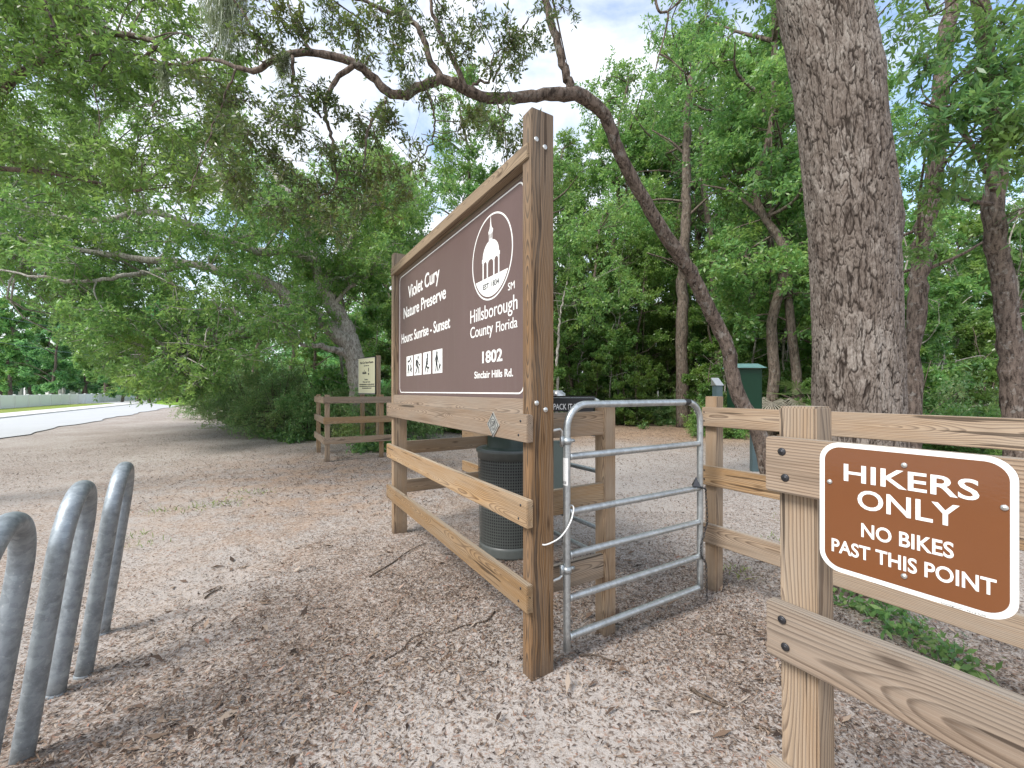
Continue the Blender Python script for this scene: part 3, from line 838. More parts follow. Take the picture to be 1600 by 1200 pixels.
gate = empty('gate', 'galvanised five-bar tube gate standing open beside the near sign post', 'gate', W(-.03, .25), RZ)
make_gate(gate, 1.163)
for z in (1.225, .52):
    g = Geo(); g.tube([(0, 0, z - .017), (0, 0, z + .017)], .026, 18)
    g.tube([(-.005, -.03, z - .022), (-.005, -.03, z + .026)], .012, 12)
    g.tube([(.0, .022, z), (.0, .05, z)], .010, 8)
    h = g.obj('hinge', GALV, gate, True)
    Geo().tube([(-.005, -.03, z - .03), (-.005, -.03, z + .055), (-.004, -.045, z + .068), (.0, -.108, z + .060)] if z > 1 else [(-.005, -.03, z + .03), (-.005, -.03, z - .03), (-.004, -.05, z - .04), (.0, -.108, z - .042)], .008, 8).obj('hinge_pin', SILVER, h)
f = Flat(0, .001)
V = []; F = []
for k in range(9):
    a = R(-150 + k * 14 + 18); V += [(.0213 * math.cos(a), .0213 * math.sin(a), .985), (.0213 * math.cos(a), .0213 * math.sin(a), 1.135)]
F = [(2 * k, 2 * k + 2, 2 * k + 3, 2 * k + 1) for k in range(8)]
lab = mesh_obj('paper_label', V, F, WHITE, gate, True)
V = []; F = []
def lab_bar(a0, a1, z0, z1):
    n = len(V)
    for a in (a0, a1): V.extend([(.0218 * math.cos(R(a)), .0218 * math.sin(R(a)), z0), (.0218 * math.cos(R(a)), .0218 * math.sin(R(a)), z1)])
    F.append((n, n + 2, n + 3, n + 1))
for i in range(7):
    z = 1.120 - i * .011
    lab_bar(-125, random.uniform(-70, -40), z - .004, z)
mesh_obj('print_lines', V, F, BLACK, lab)
V = []; F = []
for i in range(6): lab_bar(-108 + i * 11, -108 + i * 11 + random.choice((4, 6)), .993, 1.008)
mesh_obj('barcode', V, F, BLACK, lab)
V, F = tube([(0, .99, 1.425), (0, 1.045, 1.425)], .0209, 16, cap=False)
mesh_obj('sticker', V, F, BLACK, gate, True)

# chain hanging from the free end
chain = empty('chain', 'dark steel chain looped round the free end of the gate', 'chain', W(-.03 + .0, .25 + 1.163), RZ)
g = Geo()
cp = smooth_path([(.0, -.05, .87), (.026, -.035, .845), (.034, .012, .83), (.020, .034, .80), (.026, .036, .70), (.028, .040, .60), (.024, .030, .56), (.026, -.028, .44), (.027, -.02, .37), (.024, .03, .31), (.026, .034, .20), (.028, .034, .06)], 46)
for i in range(len(cp) - 1):
    a, b = cp[i], cp[i + 1]; d = b - a; ln = np.linalg.norm(d); d /= ln
    s = np.cross(d, (1, 0, 0) if i % 2 else (.2, 1, 0)); s /= np.linalg.norm(s); c = (a + b) / 2
    g.tube([c + d * ln * .72 * math.cos(t) + s * .0075 * math.sin(t) for t in np.linspace(0, 2 * PI, 9)[:-1]], .0022, 5, closed=True)
g.obj('links', SCREW, chain)
bm = bmesh.new(); bmesh.ops.create_cone(bm, cap_ends=True, segments=4, radius1=.035, radius2=.002, depth=.06, matrix=Matrix.Translation((.012, -.06, .885)))
bm_obj('hook_plate', bm, SCREW, chain)
# white cable between gate and post
cab = Geo().tube(smooth_path([(.0, .066, .700), (.010, .080, .700), (.014, .115, .706), (.016, .165, .722), (.012, .215, .757), (.006, .252, .800), (-.004, .276, .845), (-.018, .286, .862), (-.036, .283, .866), (-.054, .268, .852), (-.058, .255, .830)], 48), .0042, 8).obj('cable', WIREM)
cab.location = W(0, 0); cab.rotation_euler = (0, 0, RZ)
tag(cab, 'white cable loop tying the gate to the near post', 'cable')
# a second gate in the pen behind
gate2 = empty('gate', 'second galvanised tube gate mostly hidden behind the near fence wing', 'gate', W(-1.95, 1.22), RZ - R(90))
make_gate(gate2, 1.18)

# ================================================================== TRASH CAN
def trash_can():
    root = empty('trash_can', 'dark perforated round metal trash can with green lid behind the sign rails', 'trash can', (-.02, 4.02, 0))
    r0, r1, z0, z1 = .287, .302, .045, .93
    V = []; F = []; nc, nr = 84, 30
    def pt(u, v):
        a = 2 * PI * u / nc; z = z0 + .05 + (z1 - z0 - .10) * v / nr; r = r0 + (r1 - r0) * v / nr
        return (r * math.cos(a), r * math.sin(a), z)
    for i in range(nc):
        for j in range(nr):
            n = len(V); q = .34
            ring = [(i, j), (i + 1, j), (i + 1, j + 1), (i, j + 1)]
            hole = [(i + .5 + q * math.cos(a), j + .5 + q * math.sin(a)) for a in np.linspace(-.75 * PI, 1.25 * PI, 9)[:-1]]
            V += [pt(*p) for p in ring] + [pt(*p) for p in hole]
            o, h = n, n + 4
            F += [(o, o + 1, h + 2, h + 1), (o, h + 1, h), (o + 1, o + 2, h + 4, h + 3), (o + 1, h + 3, h + 2), (o + 2, o + 3, h + 6, h + 5), (o + 2, h + 5, h + 4), (o + 3, o, h, h + 7), (o + 3, h + 7, h + 6)]
    mesh_obj('body', V, F, CANDARK, root)
    lathe('liner', [(r0 - .02, .06), (r1 - .022, .88)], BLACK, root, 48)
    lathe('base_ring', [(r0 - .03, 0), (r0 + .004, 0), (r0 + .008, .02), (r0 + .002, .075), (r0 + .002, .10), (r0 - .012, .10)], CANDARK, root, 56)
    lathe('rim', [(r1 - .02, .875), (r1 + .004, .875), (r1 + .004, .925), (r1 + .018, .935), (r1 + .020, .955), (r1 + .006, .966), (r1 - .035, .962), (r1 - .05, .94)], CANDARK, root, 56)
    lathe('lid', [(.285, .955), (.225, .965), (.215, .985), (.212, 1.07), (.20, 1.085), (.12, 1.09), (.115, 1.07), (.11, .99)], CANLID, root, 56)
trash_can()

# pack-it-out station behind the near post
ps = empty('litter_station', 'litter station behind the near post with black PACK IT header sign', 'sign', at(876, 611, 3.55)[:2].tolist() + [0], R(-4))
Geo().tube([(-.10, .06, 0), (-.10, .06, 1.42)], .03, 12).obj('post', BLUEGREY, ps)
box('bag_box', (-.058, .0, .88), (.155, .10, .40), GREYGREEN, ps, .008)
box('header', (.105, .0, 1.385), (.345, .012, .115), BLACK, ps, .004)
box('header_rail', (.105, .004, 1.452), (.36, .03, .014), BLACK, ps, .003)
lathe('cap', [(.07, 0), (.068, .02), (.045, .035), (.043, .045), (.001, .047)], SILVER, ps, 24, (-.025, .02, 1.46))
text_mesh('lettering', 'PACK IT IN', -.060, .150, 1.345, 1.393, -.007, WHITE, ps, .012, .001)

# ================================================================== BIKE RACK HOOPS
def hoop():
    root = empty('bike_hoop', 'x', 'bike rack', (0, 0, 0))
    hs, top = .238, 1.055
    P = [(-hs, 0, -.03)] + [(-hs, 0, z) for z in np.linspace(.1, top - hs, 8)]
    P += [(-hs * math.cos(a), 0, top - hs + hs * math.sin(a)) for a in np.linspace(.12, PI - .12, 22)]
    P += [(hs, 0, z) for z in np.linspace(top - hs, .1, 8)] + [(hs, 0, -.03)]
    Geo().tube(P, .0365, 22).obj('pipe', RACK, root)
    for s in (-1, 1):
        lathe('collar', [(.0375, .0), (.040, .004), (.040, .014), (.037, .02)], RACK, root, 20, (s * hs, 0, .0))
    return root
HOOPS = (((-2.39, 2.41), 'galvanised bike hoop farthest back in the row at left'), ((-2.107, 1.885), 'galvanised bike hoop in the middle of the row at left'), ((-1.824, 1.36), 'galvanised bike hoop nearest the camera, cut by the left picture edge'))
h0 = hoop(); hz = math.atan2(-.81, .585)
for i, ((x, y), lab_) in enumerate(HOOPS):
    if i == 0: o = h0
    else:
        o = h0.copy(); COL.objects.link(o)
        for ch in h0.children:
            c = ch.copy(); COL.objects.link(c); c.parent = o
    o.location = (x, y, 0); o.rotation_mode = 'XYZ'
    o.rotation_euler = (R(-7.2), 0, hz)
    o['label'] = lab_; o['group'] = 'row of bike rack hoops'

# ================================================================== KIOSK AND SMALL THINGS
kc = at(1163, 611, 7.9)
ks = empty('kiosk', 'green steel information box on a post behind the leaning tree', 'kiosk', (kc[0], kc[1], 0), R(0))
box('body', (0.0, 0, 1.40), (.54, .22, 1.02), GREEN, ks, .006)
bm = bmesh.new()
v = [bm.verts.new(p) for p in ((-.31, -.20, 1.925), (.31, -.20, 1.925), (.31, .10, 2.02), (-.31, .10, 2.02), (-.31, .22, 1.925), (.31, .22, 1.925))]
for q in ((0, 1, 2, 3), (3, 2, 5, 4), (0, 4, 5, 1), (0, 3, 4), (1, 5, 2)): bm.faces.new([v[k] for k in q])
bm_obj('roof', bm, TEAL, ks)
box('door_frame', (0.0, -.118, 1.40), (.48, .016, .98), GREEN, ks, .004)
lathe('sticker', [(.001, 0), (.028, 0), (.028, .002)], WHITE, ks, 20, (0, 0, 0)); ks.children[-1].location = (.20, -.128, 1.02); ks.children[-1].rotation_euler = (R(90), 0, 0)
for x in (.20,): box('leg', (x, .02, .45), (.13, .09, .94), BLUEGREY, ks, .004)
bx = at(1121, 611, 7.6)
bp = empty('fee_post', 'blue grey square metal post with a sloped pale cap beside the kiosk', 'post', (bx[0], bx[1], 0), R(8))
box('post', (0, 0, .80), (.125, .125, 1.60), BLUEGREY, bp, .004)
bm = bmesh.new()
v = [bm.verts.new(p) for p in ((-.075, -.08, 1.60), (.075, -.08, 1.60), (.075, .08, 1.60), (-.075, .08, 1.60), (-.075, .08, 1.74), (.075, .08, 1.74))]
for q in ((0, 1, 5, 4), (3, 4, 5, 2), (0, 4, 3), (1, 2, 5), (0, 3, 2, 1)): bm.faces.new([v[k] for k in q])
bm_obj('cap', bm, SILVER, bp)

def stake(u, v, htop, label, r=.045):
    p = ground_at(u, v)
    g = Geo(); g.tube([(0, 0, -.1), (0.0, 0, htop - .02), (.003, 0, htop)], [r, r * .95, r * .7], 10)
    o = g.obj('stake', WIREM); o.location = (p[0], p[1], 0)
    return tag(o, label, 'stake', 'pale stakes at the forest edge')
stake(1028, 660.5, 1.52, 'pale weathered stake standing in the pine straw behind the gate')
stake(1086, 674, 1.25, 'short white stake seen just left of the gate end', .04)
p = at(1089, 617, 17.0)
tm = empty('trail_marker', 'small round orange red trail marker on a thin post by the forest', 'marker', (p[0], p[1], 0))
Geo().tube([(0, .04, 0), (0, .04, 1.5)], .025, 8).obj('post', BARK_FOREST, tm)
lathe('disc', [(.001, .0), (.15, .0), (.155, .01), (.15, .02)], ORANGE, tm, 24); tm.children[-1].rotation_euler = (R(90), 0, 0); tm.children[-1].location = (0, 0, 1.35)
bm = bmesh.new(); bmesh.ops.create_icosphere(bm, subdivisions=3, radius=1)
for v in bm.verts:
    n_ = 1 + .25 * math.sin(v.co.x * 5 + 1) * math.cos(v.co.y * 4) ; v.co = Vector((v.co.x * .17 * n_, v.co.y * .12, v.co.z * .085 * n_ + .04))
rk = bm_obj('rock', bm, ROCKM, None, True); p = ground_at(1140, 679); rk.location = (p[0], p[1], 0); tag(rk, 'dark rock lying on the sand behind the back fence post', 'rock')

# white fence, red car and small far things on the left
wf = empty('white_fence', 'long low white panel fence along the grass verge', 'fence', W(-20, -18.95), RZ)
WFP = mat_plain('white_fence_paint', (0.84, 0.87, 0.85), 0.5, 0, 0.04, 0.6, 0.0)
for i in range(0, 38):
    x = 20 - i * 2.4
    box('post', (x, 0, .60), (.14, .14, 1.24), WHITE, wf, 0)
    bm = bmesh.new()
    add_box(bm, (x - 1.2, .02, .60), (2.26, .03, 1.0)); add_box(bm, (x - 1.2, -.01, 1.10), (2.26, .07, .12)); add_box(bm, (x - 1.2, -.01, .12), (2.26, .07, .14))
    for k in range(9): add_box(bm, (x - 2.2 + k * .25, .0, .6), (.02, .02, .9))
    bm_obj('panel', bm, WFP, wf)

def car(x, y, rz):
    root = empty('parked_car', 'red car far away under the trees beyond the white fence', 'car', (x, y, 0), rz)
    bm = bmesh.new()
    prof = [(-2.1, .35), (-2.1, .85), (-1.3, .98), (-.75, 1.50), (.85, 1.52), (1.6, 1.0), (2.1, .92), (2.15, .35)]
    a = [bm.verts.new((p_[0], -.88, p_[1])) for p_ in prof]; b = [bm.verts.new((p_[0], .88, p_[1])) for p_ in prof]
    bm.faces.new(a); bm.faces.new(b[::-1])
    for i in range(len(prof)): j = (i + 1) % len(prof); bm.faces.new((a[j], a[i], b[i], b[j]))
    bmesh.ops.recalc_face_normals(bm, faces=bm.faces)
    bmesh.ops.bevel(bm, geom=bm.edges[:], offset=.08, segments=2, affect='EDGES')
    bm_obj('body', bm, RED, root)
    for s in (-1, 1):
        bm = bmesh.new(); f_ = [bm.verts.new(p_) for p_ in ((-1.1, s * .89, 1.0), (1.35, s * .89, 1.0), (.8, s * .89, 1.42), (-.68, s * .89, 1.42))]; bm.faces.new(f_); bm_obj('window', bm, GLASS, root)
        for xx in (-1.3, 1.3):
            bm = bmesh.new(); bmesh.ops.create_cone(bm, cap_ends=True, segments=20, radius1=.33, radius2=.33, depth=.22, matrix=Matrix.Translation((xx, s * .82, .33)) @ Matrix.Rotation(R(90), 4, 'X')); bm_obj('wheel', bm, RUBBER, root)
p = at(182, 611, 190); car(p[0], p[1], R(60))
SHED = mat_plain('grey_green_wall', (0.20, 0.24, 0.20), 0.8)
for u, v_, w, hgt, Y, lab_ in ((30, 0, 2.4, 4.0, 110, 'small grey green hut half hidden under the far trees'), (110, 0, 3.2, 3.4, 115, 'low pale green hut under the far trees, right of two white posts')):
    p = at(u, 611, Y)
    sh = empty('far_hut', lab_, 'hut', (p[0], p[1], 0), R(20))
    box('wall', (0, 0, hgt / 2), (w, 2.4, hgt), SHED, sh, .02)
    bm = bmesh.new(); v = [bm.verts.new(q) for q in ((-w * .6, -1.5, hgt), (w * .6, -1.5, hgt), (w * .6, 1.5, hgt), (-w * .6, 1.5, hgt), (-w * .6, 0, hgt + .7), (w * .6, 0, hgt + .7))]
    for q in ((0, 1, 5, 4), (4, 5, 2, 3), (0, 4, 3), (1, 2, 5), (0, 3, 2, 1)): bm.faces.new([v[k] for k in q])
    bm_obj('roof', bm, TEAL, sh); box('door', (0, -1.21, 1.05), (.9, .04, 2.1), GREEN, sh, .01)
for u, hgt, lab_ in ((39, 3.2, 'white bollard post by the hut under the far trees'), (93, 2.9, 'left of two white posts beside the low green hut'), (99, 2.9, 'right of two white posts beside the low green hut'), (74, 4.4, 'broad pale pillar standing under the far trees')):
    p = at(u, 611, 100)
    o = box('far_post', (0, 0, hgt / 2), ((.35 if hgt < 4 else .9), .3, hgt), WFP, None, .03); o.location = (p[0], p[1], 0)
    tag(o, lab_, 'post', 'pale posts beyond the white fence')
for k, (z0, z1) in enumerate(((5.2, 3.6), (7.2, 6.4))):
    a = at(-150, 611, 30); b = at(420, 611, 70); a[2] = z0 + 1; b[2] = z1 + 3.4
    pts = [a * (1 - s) + b * s + np.array([0, 0, -1.6 * 4 * s * (1 - s)]) for s in np.linspace(0, 1, 20)]
    o = Geo().tube(pts, .022, 5).obj('overhead_wire', BLUEGREY); tag(o, ('lower' if k == 0 else 'upper') + ' of two thin overhead wires crossing the far trees at left', 'wire')
#PART_B
# ================================================================== TREES
def nrm(a): return a / (np.linalg.norm(a, axis=-1, keepdims=True) + 1e-9)

def leaf_quads(rng, P, D, nl, tw, L_, Wd, droop=0.15, spread=1.0):
    """P,D (T,3): twig bases and directions -> leaf quads (T*nl*4,3)"""
    T = len(P)
    s = np.tile(np.linspace(.1, 1, nl), (T, 1)) + rng.normal(0, .05, (T, nl))
    ln = tw * rng.uniform(.6, 1.25, (T, 1))
    pos = P[:, None] + D[:, None] * (s * ln)[..., None]
    pos[..., 2] -= droop * (s * ln) ** 2 * 2
    perp = rng.normal(0, 1, (T, nl, 3))
    perp -= D[:, None] * (perp * D[:, None]).sum(-1, keepdims=True); perp = nrm(perp)
    d = D[:, None] * .6 + perp * spread; d[..., 2] -= droop; d = nrm(d)
    q = nrm(np.cross(d, rng.normal(0, 1, (T, nl, 3)) + np.array([0, 0, 1.1])))
    Lr = L_ * rng.uniform(.6, 1.25, (T, nl, 1)); Wr = Wd * rng.uniform(.75, 1.2, (T, nl, 1)) * .5
    b = pos; m = pos + d * Lr * .48; t = pos + d * Lr
    bend = np.cross(d, q) * Lr * rng.normal(0, .10, (T, nl, 1)); t = t + bend
    return np.stack([b, m + q * Wr, t, m - q * Wr], 2).reshape(-1, 3)

class Tree:
    def __init__(s, seed): s.rng = np.random.default_rng(seed); s.g = Geo(); s.leaves = []; s.tw = []; s.limbs = []
    def limb(s, pts, r0, r1, n=None, ns=9, wob=0.0, rr=None):
        n = n or max(6, 3 * len(pts)); P = smooth_path(pts, n)
        if wob: P[1:-1] += s.rng.normal(0, wob, (n - 2, 3))
        rad = smooth_path([[x] for x in rr], n)[:, 0] if rr is not None else np.linspace(r0, r1, n)
        s.g.tube(P, rad, ns, jitter=.05, rng=s.rng); s.limbs.append((P, rad)); return P
    def nearest(s, c, k=None):
        best = None
        for P, rad in (s.limbs if k is None else s.limbs[:k]):
            d = np.linalg.norm(P - c, axis=1) + np.maximum(0, P[:, 2] - c[2]) * .3; i = int(d.argmin())
            if best is None or d[i] < best[0]: best = (d[i], P[i], rad[i])
        return best
    def clump(s, c, rad, ntw, nl, tw, L_, Wd, droop=.15, nsub=6, branch=True, stems=False, k=None, br=.018, flat=1.0):
        rng = s.rng; c = np.asarray(c, float); rad = np.broadcast_to(np.asarray(rad, float), (3,)); rb = br
        if branch:
            d, p, r = s.nearest(c, k)
            if d > .05:
                mid = (p + c) / 2 + rng.normal(0, .12 * d, 3) + np.array([0, 0, .10 * d])
                rb = min(r * .6, br * (1 + d * .35)); s.g.tube(smooth_path([p, mid, c], 8), np.linspace(rb, rb * .45, 8), 5)
        ends = rng.normal(0, 1, (nsub, 3)); ends = nrm(ends) * rad * rng.uniform(.55, 1.0, (nsub, 1)); ends[:, 2] -= droop * rad[2] * .5
        per = max(1, ntw // nsub)
        for e in ends:
            m = e * .5 + rng.normal(0, .12, 3) * rad
            S = smooth_path([c, c + m, c + e], 6)
            if branch: s.g.tube(S, np.linspace(rb * .45, rb * .15, 6), 4, cap=False)
            t = rng.uniform(.25, 1.08, per)
            B = c + m * (2 * t * (1 - np.minimum(t, 1)))[:, None] * 1.0 + e * (t ** 2)[:, None]
            B = B + rng.normal(0, .13, (per, 3)) * rad
            D = nrm(nrm(e)[None] * .6 + rng.normal(0, 1, (per, 3)) * np.array([1, 1, flat]) + np.array([0, 0, -droop]))
            s.leaves.append(leaf_quads(rng, B, D, nl, tw, L_, Wd, droop))
            if stems:
                E_ = B + D * tw; q = nrm(np.cross(D, rng.normal(0, 1, D.shape))) * .0028
                E_[:, 2] -= droop * tw * tw * 2
                s.tw.append(np.stack([B - q, B + q, E_ + q * .4, E_ - q * .4], 1).reshape(-1, 3))
    def build(s, name, label, cat, loc, bark, leaf, group=None, sub=None):
        root = empty(name, label, cat, loc, 0, group)
        off = np.array(loc)
        for i in range(len(s.g.V)): s.g.V[i] = s.g.V[i] - off
        s.g.obj('trunk', bark, root)
        if s.leaves: link(bpy.data.objects.new('crown', quads_mesh('crown', np.vstack(s.leaves) - off, leaf)), root)
        if s.tw: link(bpy.data.objects.new('twigs', quads_mesh('twigs', np.vstack(s.tw) - off, bark)), root)['kind'] = 'stuff'
        return root

def copy_thing(src, loc, rz, sc, label=None, group=None):
    r = src.copy(); COL.objects.link(r)
    r.location = loc; r.rotation_euler = (0, 0, rz); r.scale = (sc if isinstance(sc, tuple) else (sc, sc, sc))
    for ch in src.children:
        c = ch.copy(); COL.objects.link(c); c.parent = r
    if label: r['label'] = label
    if group: r['group'] = group
    return r

# ---------------- the big oak trunk behind the fence
def big_oak():
    rng = np.random.default_rng(3)
    nth, nz = 640, 900
    zs = np.linspace(-.12, 6.6, nz)
    path = [(1366, 3.0), ]
    zk = [-.15, .15, .5, 1.3, 2.0, 2.55, 2.95, 3.3, 4.0, 4.65, 6.6]
    ck = [2.80, 2.80, 2.80, 2.79, 2.775, 2.755, 2.73, 2.70, 2.63, 2.505, 2.26]
    rk = [.50, .42, .345, .302, .290, .285, .292, .292, .292, .292, .28]
    cx = np.interp(zs, zk, ck); rad = np.interp(zs, zk, rk)
    kern = np.ones(25) / 25
    pad = lambda a: np.convolve(np.pad(a, 12, mode='edge'), kern, 'valid')
    cx, rad = pad(cx), pad(rad)
    th = np.linspace(0, 2 * PI, nth, endpoint=False)
    TH, ZZ = np.meshgrid(th, zs)
    RR = np.repeat(rad[:, None], nth, 1)
    # root flare lobes, burl on the right
    RR = RR * (1 + .10 * np.cos(5 * TH + .6) * np.exp(-np.maximum(ZZ, 0) / .35) + .025 * np.cos(3 * TH + ZZ * .8))
    dth = np.abs((TH - R(-8) + PI) % (2 * PI) - PI)
    RR += .075 * np.exp(-(dth / .5) ** 2 - ((ZZ - 2.86) / .20) ** 2)
    # furrows: contour lines of a stretched noise, so they run upward, fork and close
    Rm = .295; uu = TH * Rm
    wz = (vnoise(uu * 22, ZZ * 7, 11) - .5) * .10
    wu = (vnoise(uu * 8, ZZ * 5, 12) - .5) * .030 + (vnoise(uu * 60, ZZ * 34, 15) - .5) * .010
    sm = lambda x: np.clip(x, 0, 1) ** 2 * (3 - 2 * np.clip(x, 0, 1))
    n1 = vnoise((uu + wu) * 46, (ZZ + wz) * 8, 21) * .78 + vnoise((uu + wu) * 95, (ZZ + wz) * 22, 22) * .22
    n2 = vnoise((uu + wu * .7 + 3) * 74, (ZZ + wz) * 13, 23) * .8 + vnoise(uu * 120, ZZ * 40, 24) * .2
    n3 = vnoise((uu + wu) * 40 + 9, (ZZ + wz * .4) * 34, 25)
    k1 = sm(np.abs(n1 - .5) / .085); k2 = sm(np.abs(n2 - .5) / .07); k3 = sm(np.abs(n3 - .5) / .05)
    ridge = k1 * (.30 + .70 * k2) * (.62 + .38 * k3)
    tone = vnoise((uu + wu) * 34, (ZZ + wz) * 14, 26) * .6 + vnoise(uu * 5, ZZ * 2.2, 27) * .4
    fine = vnoise(uu * 130, ZZ * 50, 13)
    RR += (ridge - .8) * .0105 + (fine - .5) * .005 + (vnoise(uu * 16, ZZ * 6, 14) - .5) * .016
    yc = 3.42 + 0 * zs
    V = np.stack([cx[:, None] + RR * np.cos(TH), yc[:, None] + RR * np.sin(TH), ZZ], -1).reshape(-1, 3)
    i, j = np.meshgrid(np.arange(nz - 1), np.arange(nth), indexing='ij'); j2 = (j + 1) % nth
    F = np.stack([i * nth + j, i * nth + j2, (i + 1) * nth + j2, (i + 1) * nth + j], -1).reshape(-1, 4)
    m, t = nt('furrowed_oak_bark')
    tc = N(t, 'ShaderNodeTexCoord').outputs['Object']
    at_ = N(t, 'ShaderNodeAttribute'); at_.attribute_name = 'ridge'
    at3 = N(t, 'ShaderNodeAttribute'); at3.attribute_name = 'tone'
    f = math_(t, 'MULTIPLY_ADD', at3.outputs['Fac'], .55, math_(t, 'MULTIPLY_ADD', noise(t, mapping(t, tc, (70, 70, 26)), 1, 5, .68), .9, -.22)); g = noise(t, tc, 2.2, 3); h = noise(t, tc, 130, 3, .7)
    plate = ramp(t, f, [(.30, (.105, .086, .075)), (.5, (.185, .158, .140)), (.74, (.31, .28, .253))])
    plate = mix(t, math_(t, 'MULTIPLY', g, .45), plate, (.15, .115, .09))
    c = mix(t, at_.outputs['Fac'], (.030, .023, .019), plate)
    out(t, principled(t, c, .92, 0, bump(t, math_(t, 'MULTIPLY_ADD', h, .5, f), .7, .008), .12))
    root = empty('big_oak', 'massive furrowed grey oak trunk rising behind the right fence', 'tree', (2.80, 3.42, 0))
    me = np_mesh('trunk', V - np.array([2.80, 3.42, 0]), F, m, True)
    at2 = me.attributes.new('ridge', 'FLOAT', 'POINT'); at2.data.foreach_set('value', ridge.ravel().astype(np.float32))
    at4 = me.attributes.new('tone', 'FLOAT', 'POINT'); at4.data.foreach_set('value', tone.ravel().astype(np.float32))
    tr = link(bpy.data.objects.new('trunk', me), root)
    T = Tree(31)
    c0 = np.array([2.26, 3.42, 6.5]); T.limbs.append((np.array([c0]), np.array([.36])))
    for ang, el, ln in ((20, 45, 4.5), (95, 40, 5), (165, 35, 5.5), (240, 45, 4.0), (300, 50, 4.2), (60, 75, 5)):
        d = np.array([math.cos(R(ang)) * math.cos(R(el)), math.sin(R(ang)) * math.cos(R(el)), math.sin(R(el))])
        T.limb([c0 - d * .2, c0 + d * ln * .4 + T.rng.normal(0, .2, 3), c0 + d * ln + T.rng.normal(0, .3, 3)], .17, .05)
    # a bare dark twig hanging into the top of the view
    T.limb([at(1012, -60, 4.4), at(1022, -10, 4.4), at(1030, 18, 4.4), at(1044, 21, 4.4), at(1037, 60, 4.4), at(1029, 88, 4.4), at(1024, 112, 4.4)], .016, .006, 26, 6)
    T.limb([at(1031, 84, 4.4), at(1050, 95, 4.4), at(1072, 116, 4.4)], .009, .004, 10, 5)
    for i in range(22):
        a = T.rng.uniform(0, 2 * PI); r = T.rng.uniform(.6, 5.2)
        c = c0 + np.array([r * math.cos(a), r * math.sin(a), T.rng.uniform(.6, 4.5)])
        T.clump(c, T.rng.uniform(.6, 1.0), 46, 9, .24, .10, .04, k=6)
    for u, v, Y, r in ((1120, -22, 4.6, .28), (1185, -10, 4.4, .25), (1060, -30, 5, .3), (1210, -45, 4.2, .3), (1440, -30, 4.5, .35), (1515, -20, 4.6, .35)):
        T.clump(at(u, v, Y), r, 26, 9, .2, .075, .026, stems=True)
    off = np.array([2.80, 3.42, 0])
    for i in range(len(T.g.V)): T.g.V[i] = T.g.V[i] - off
    T.g.obj('limbs', BARK, root)
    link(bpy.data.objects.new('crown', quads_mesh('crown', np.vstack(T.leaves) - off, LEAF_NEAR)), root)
big_oak()

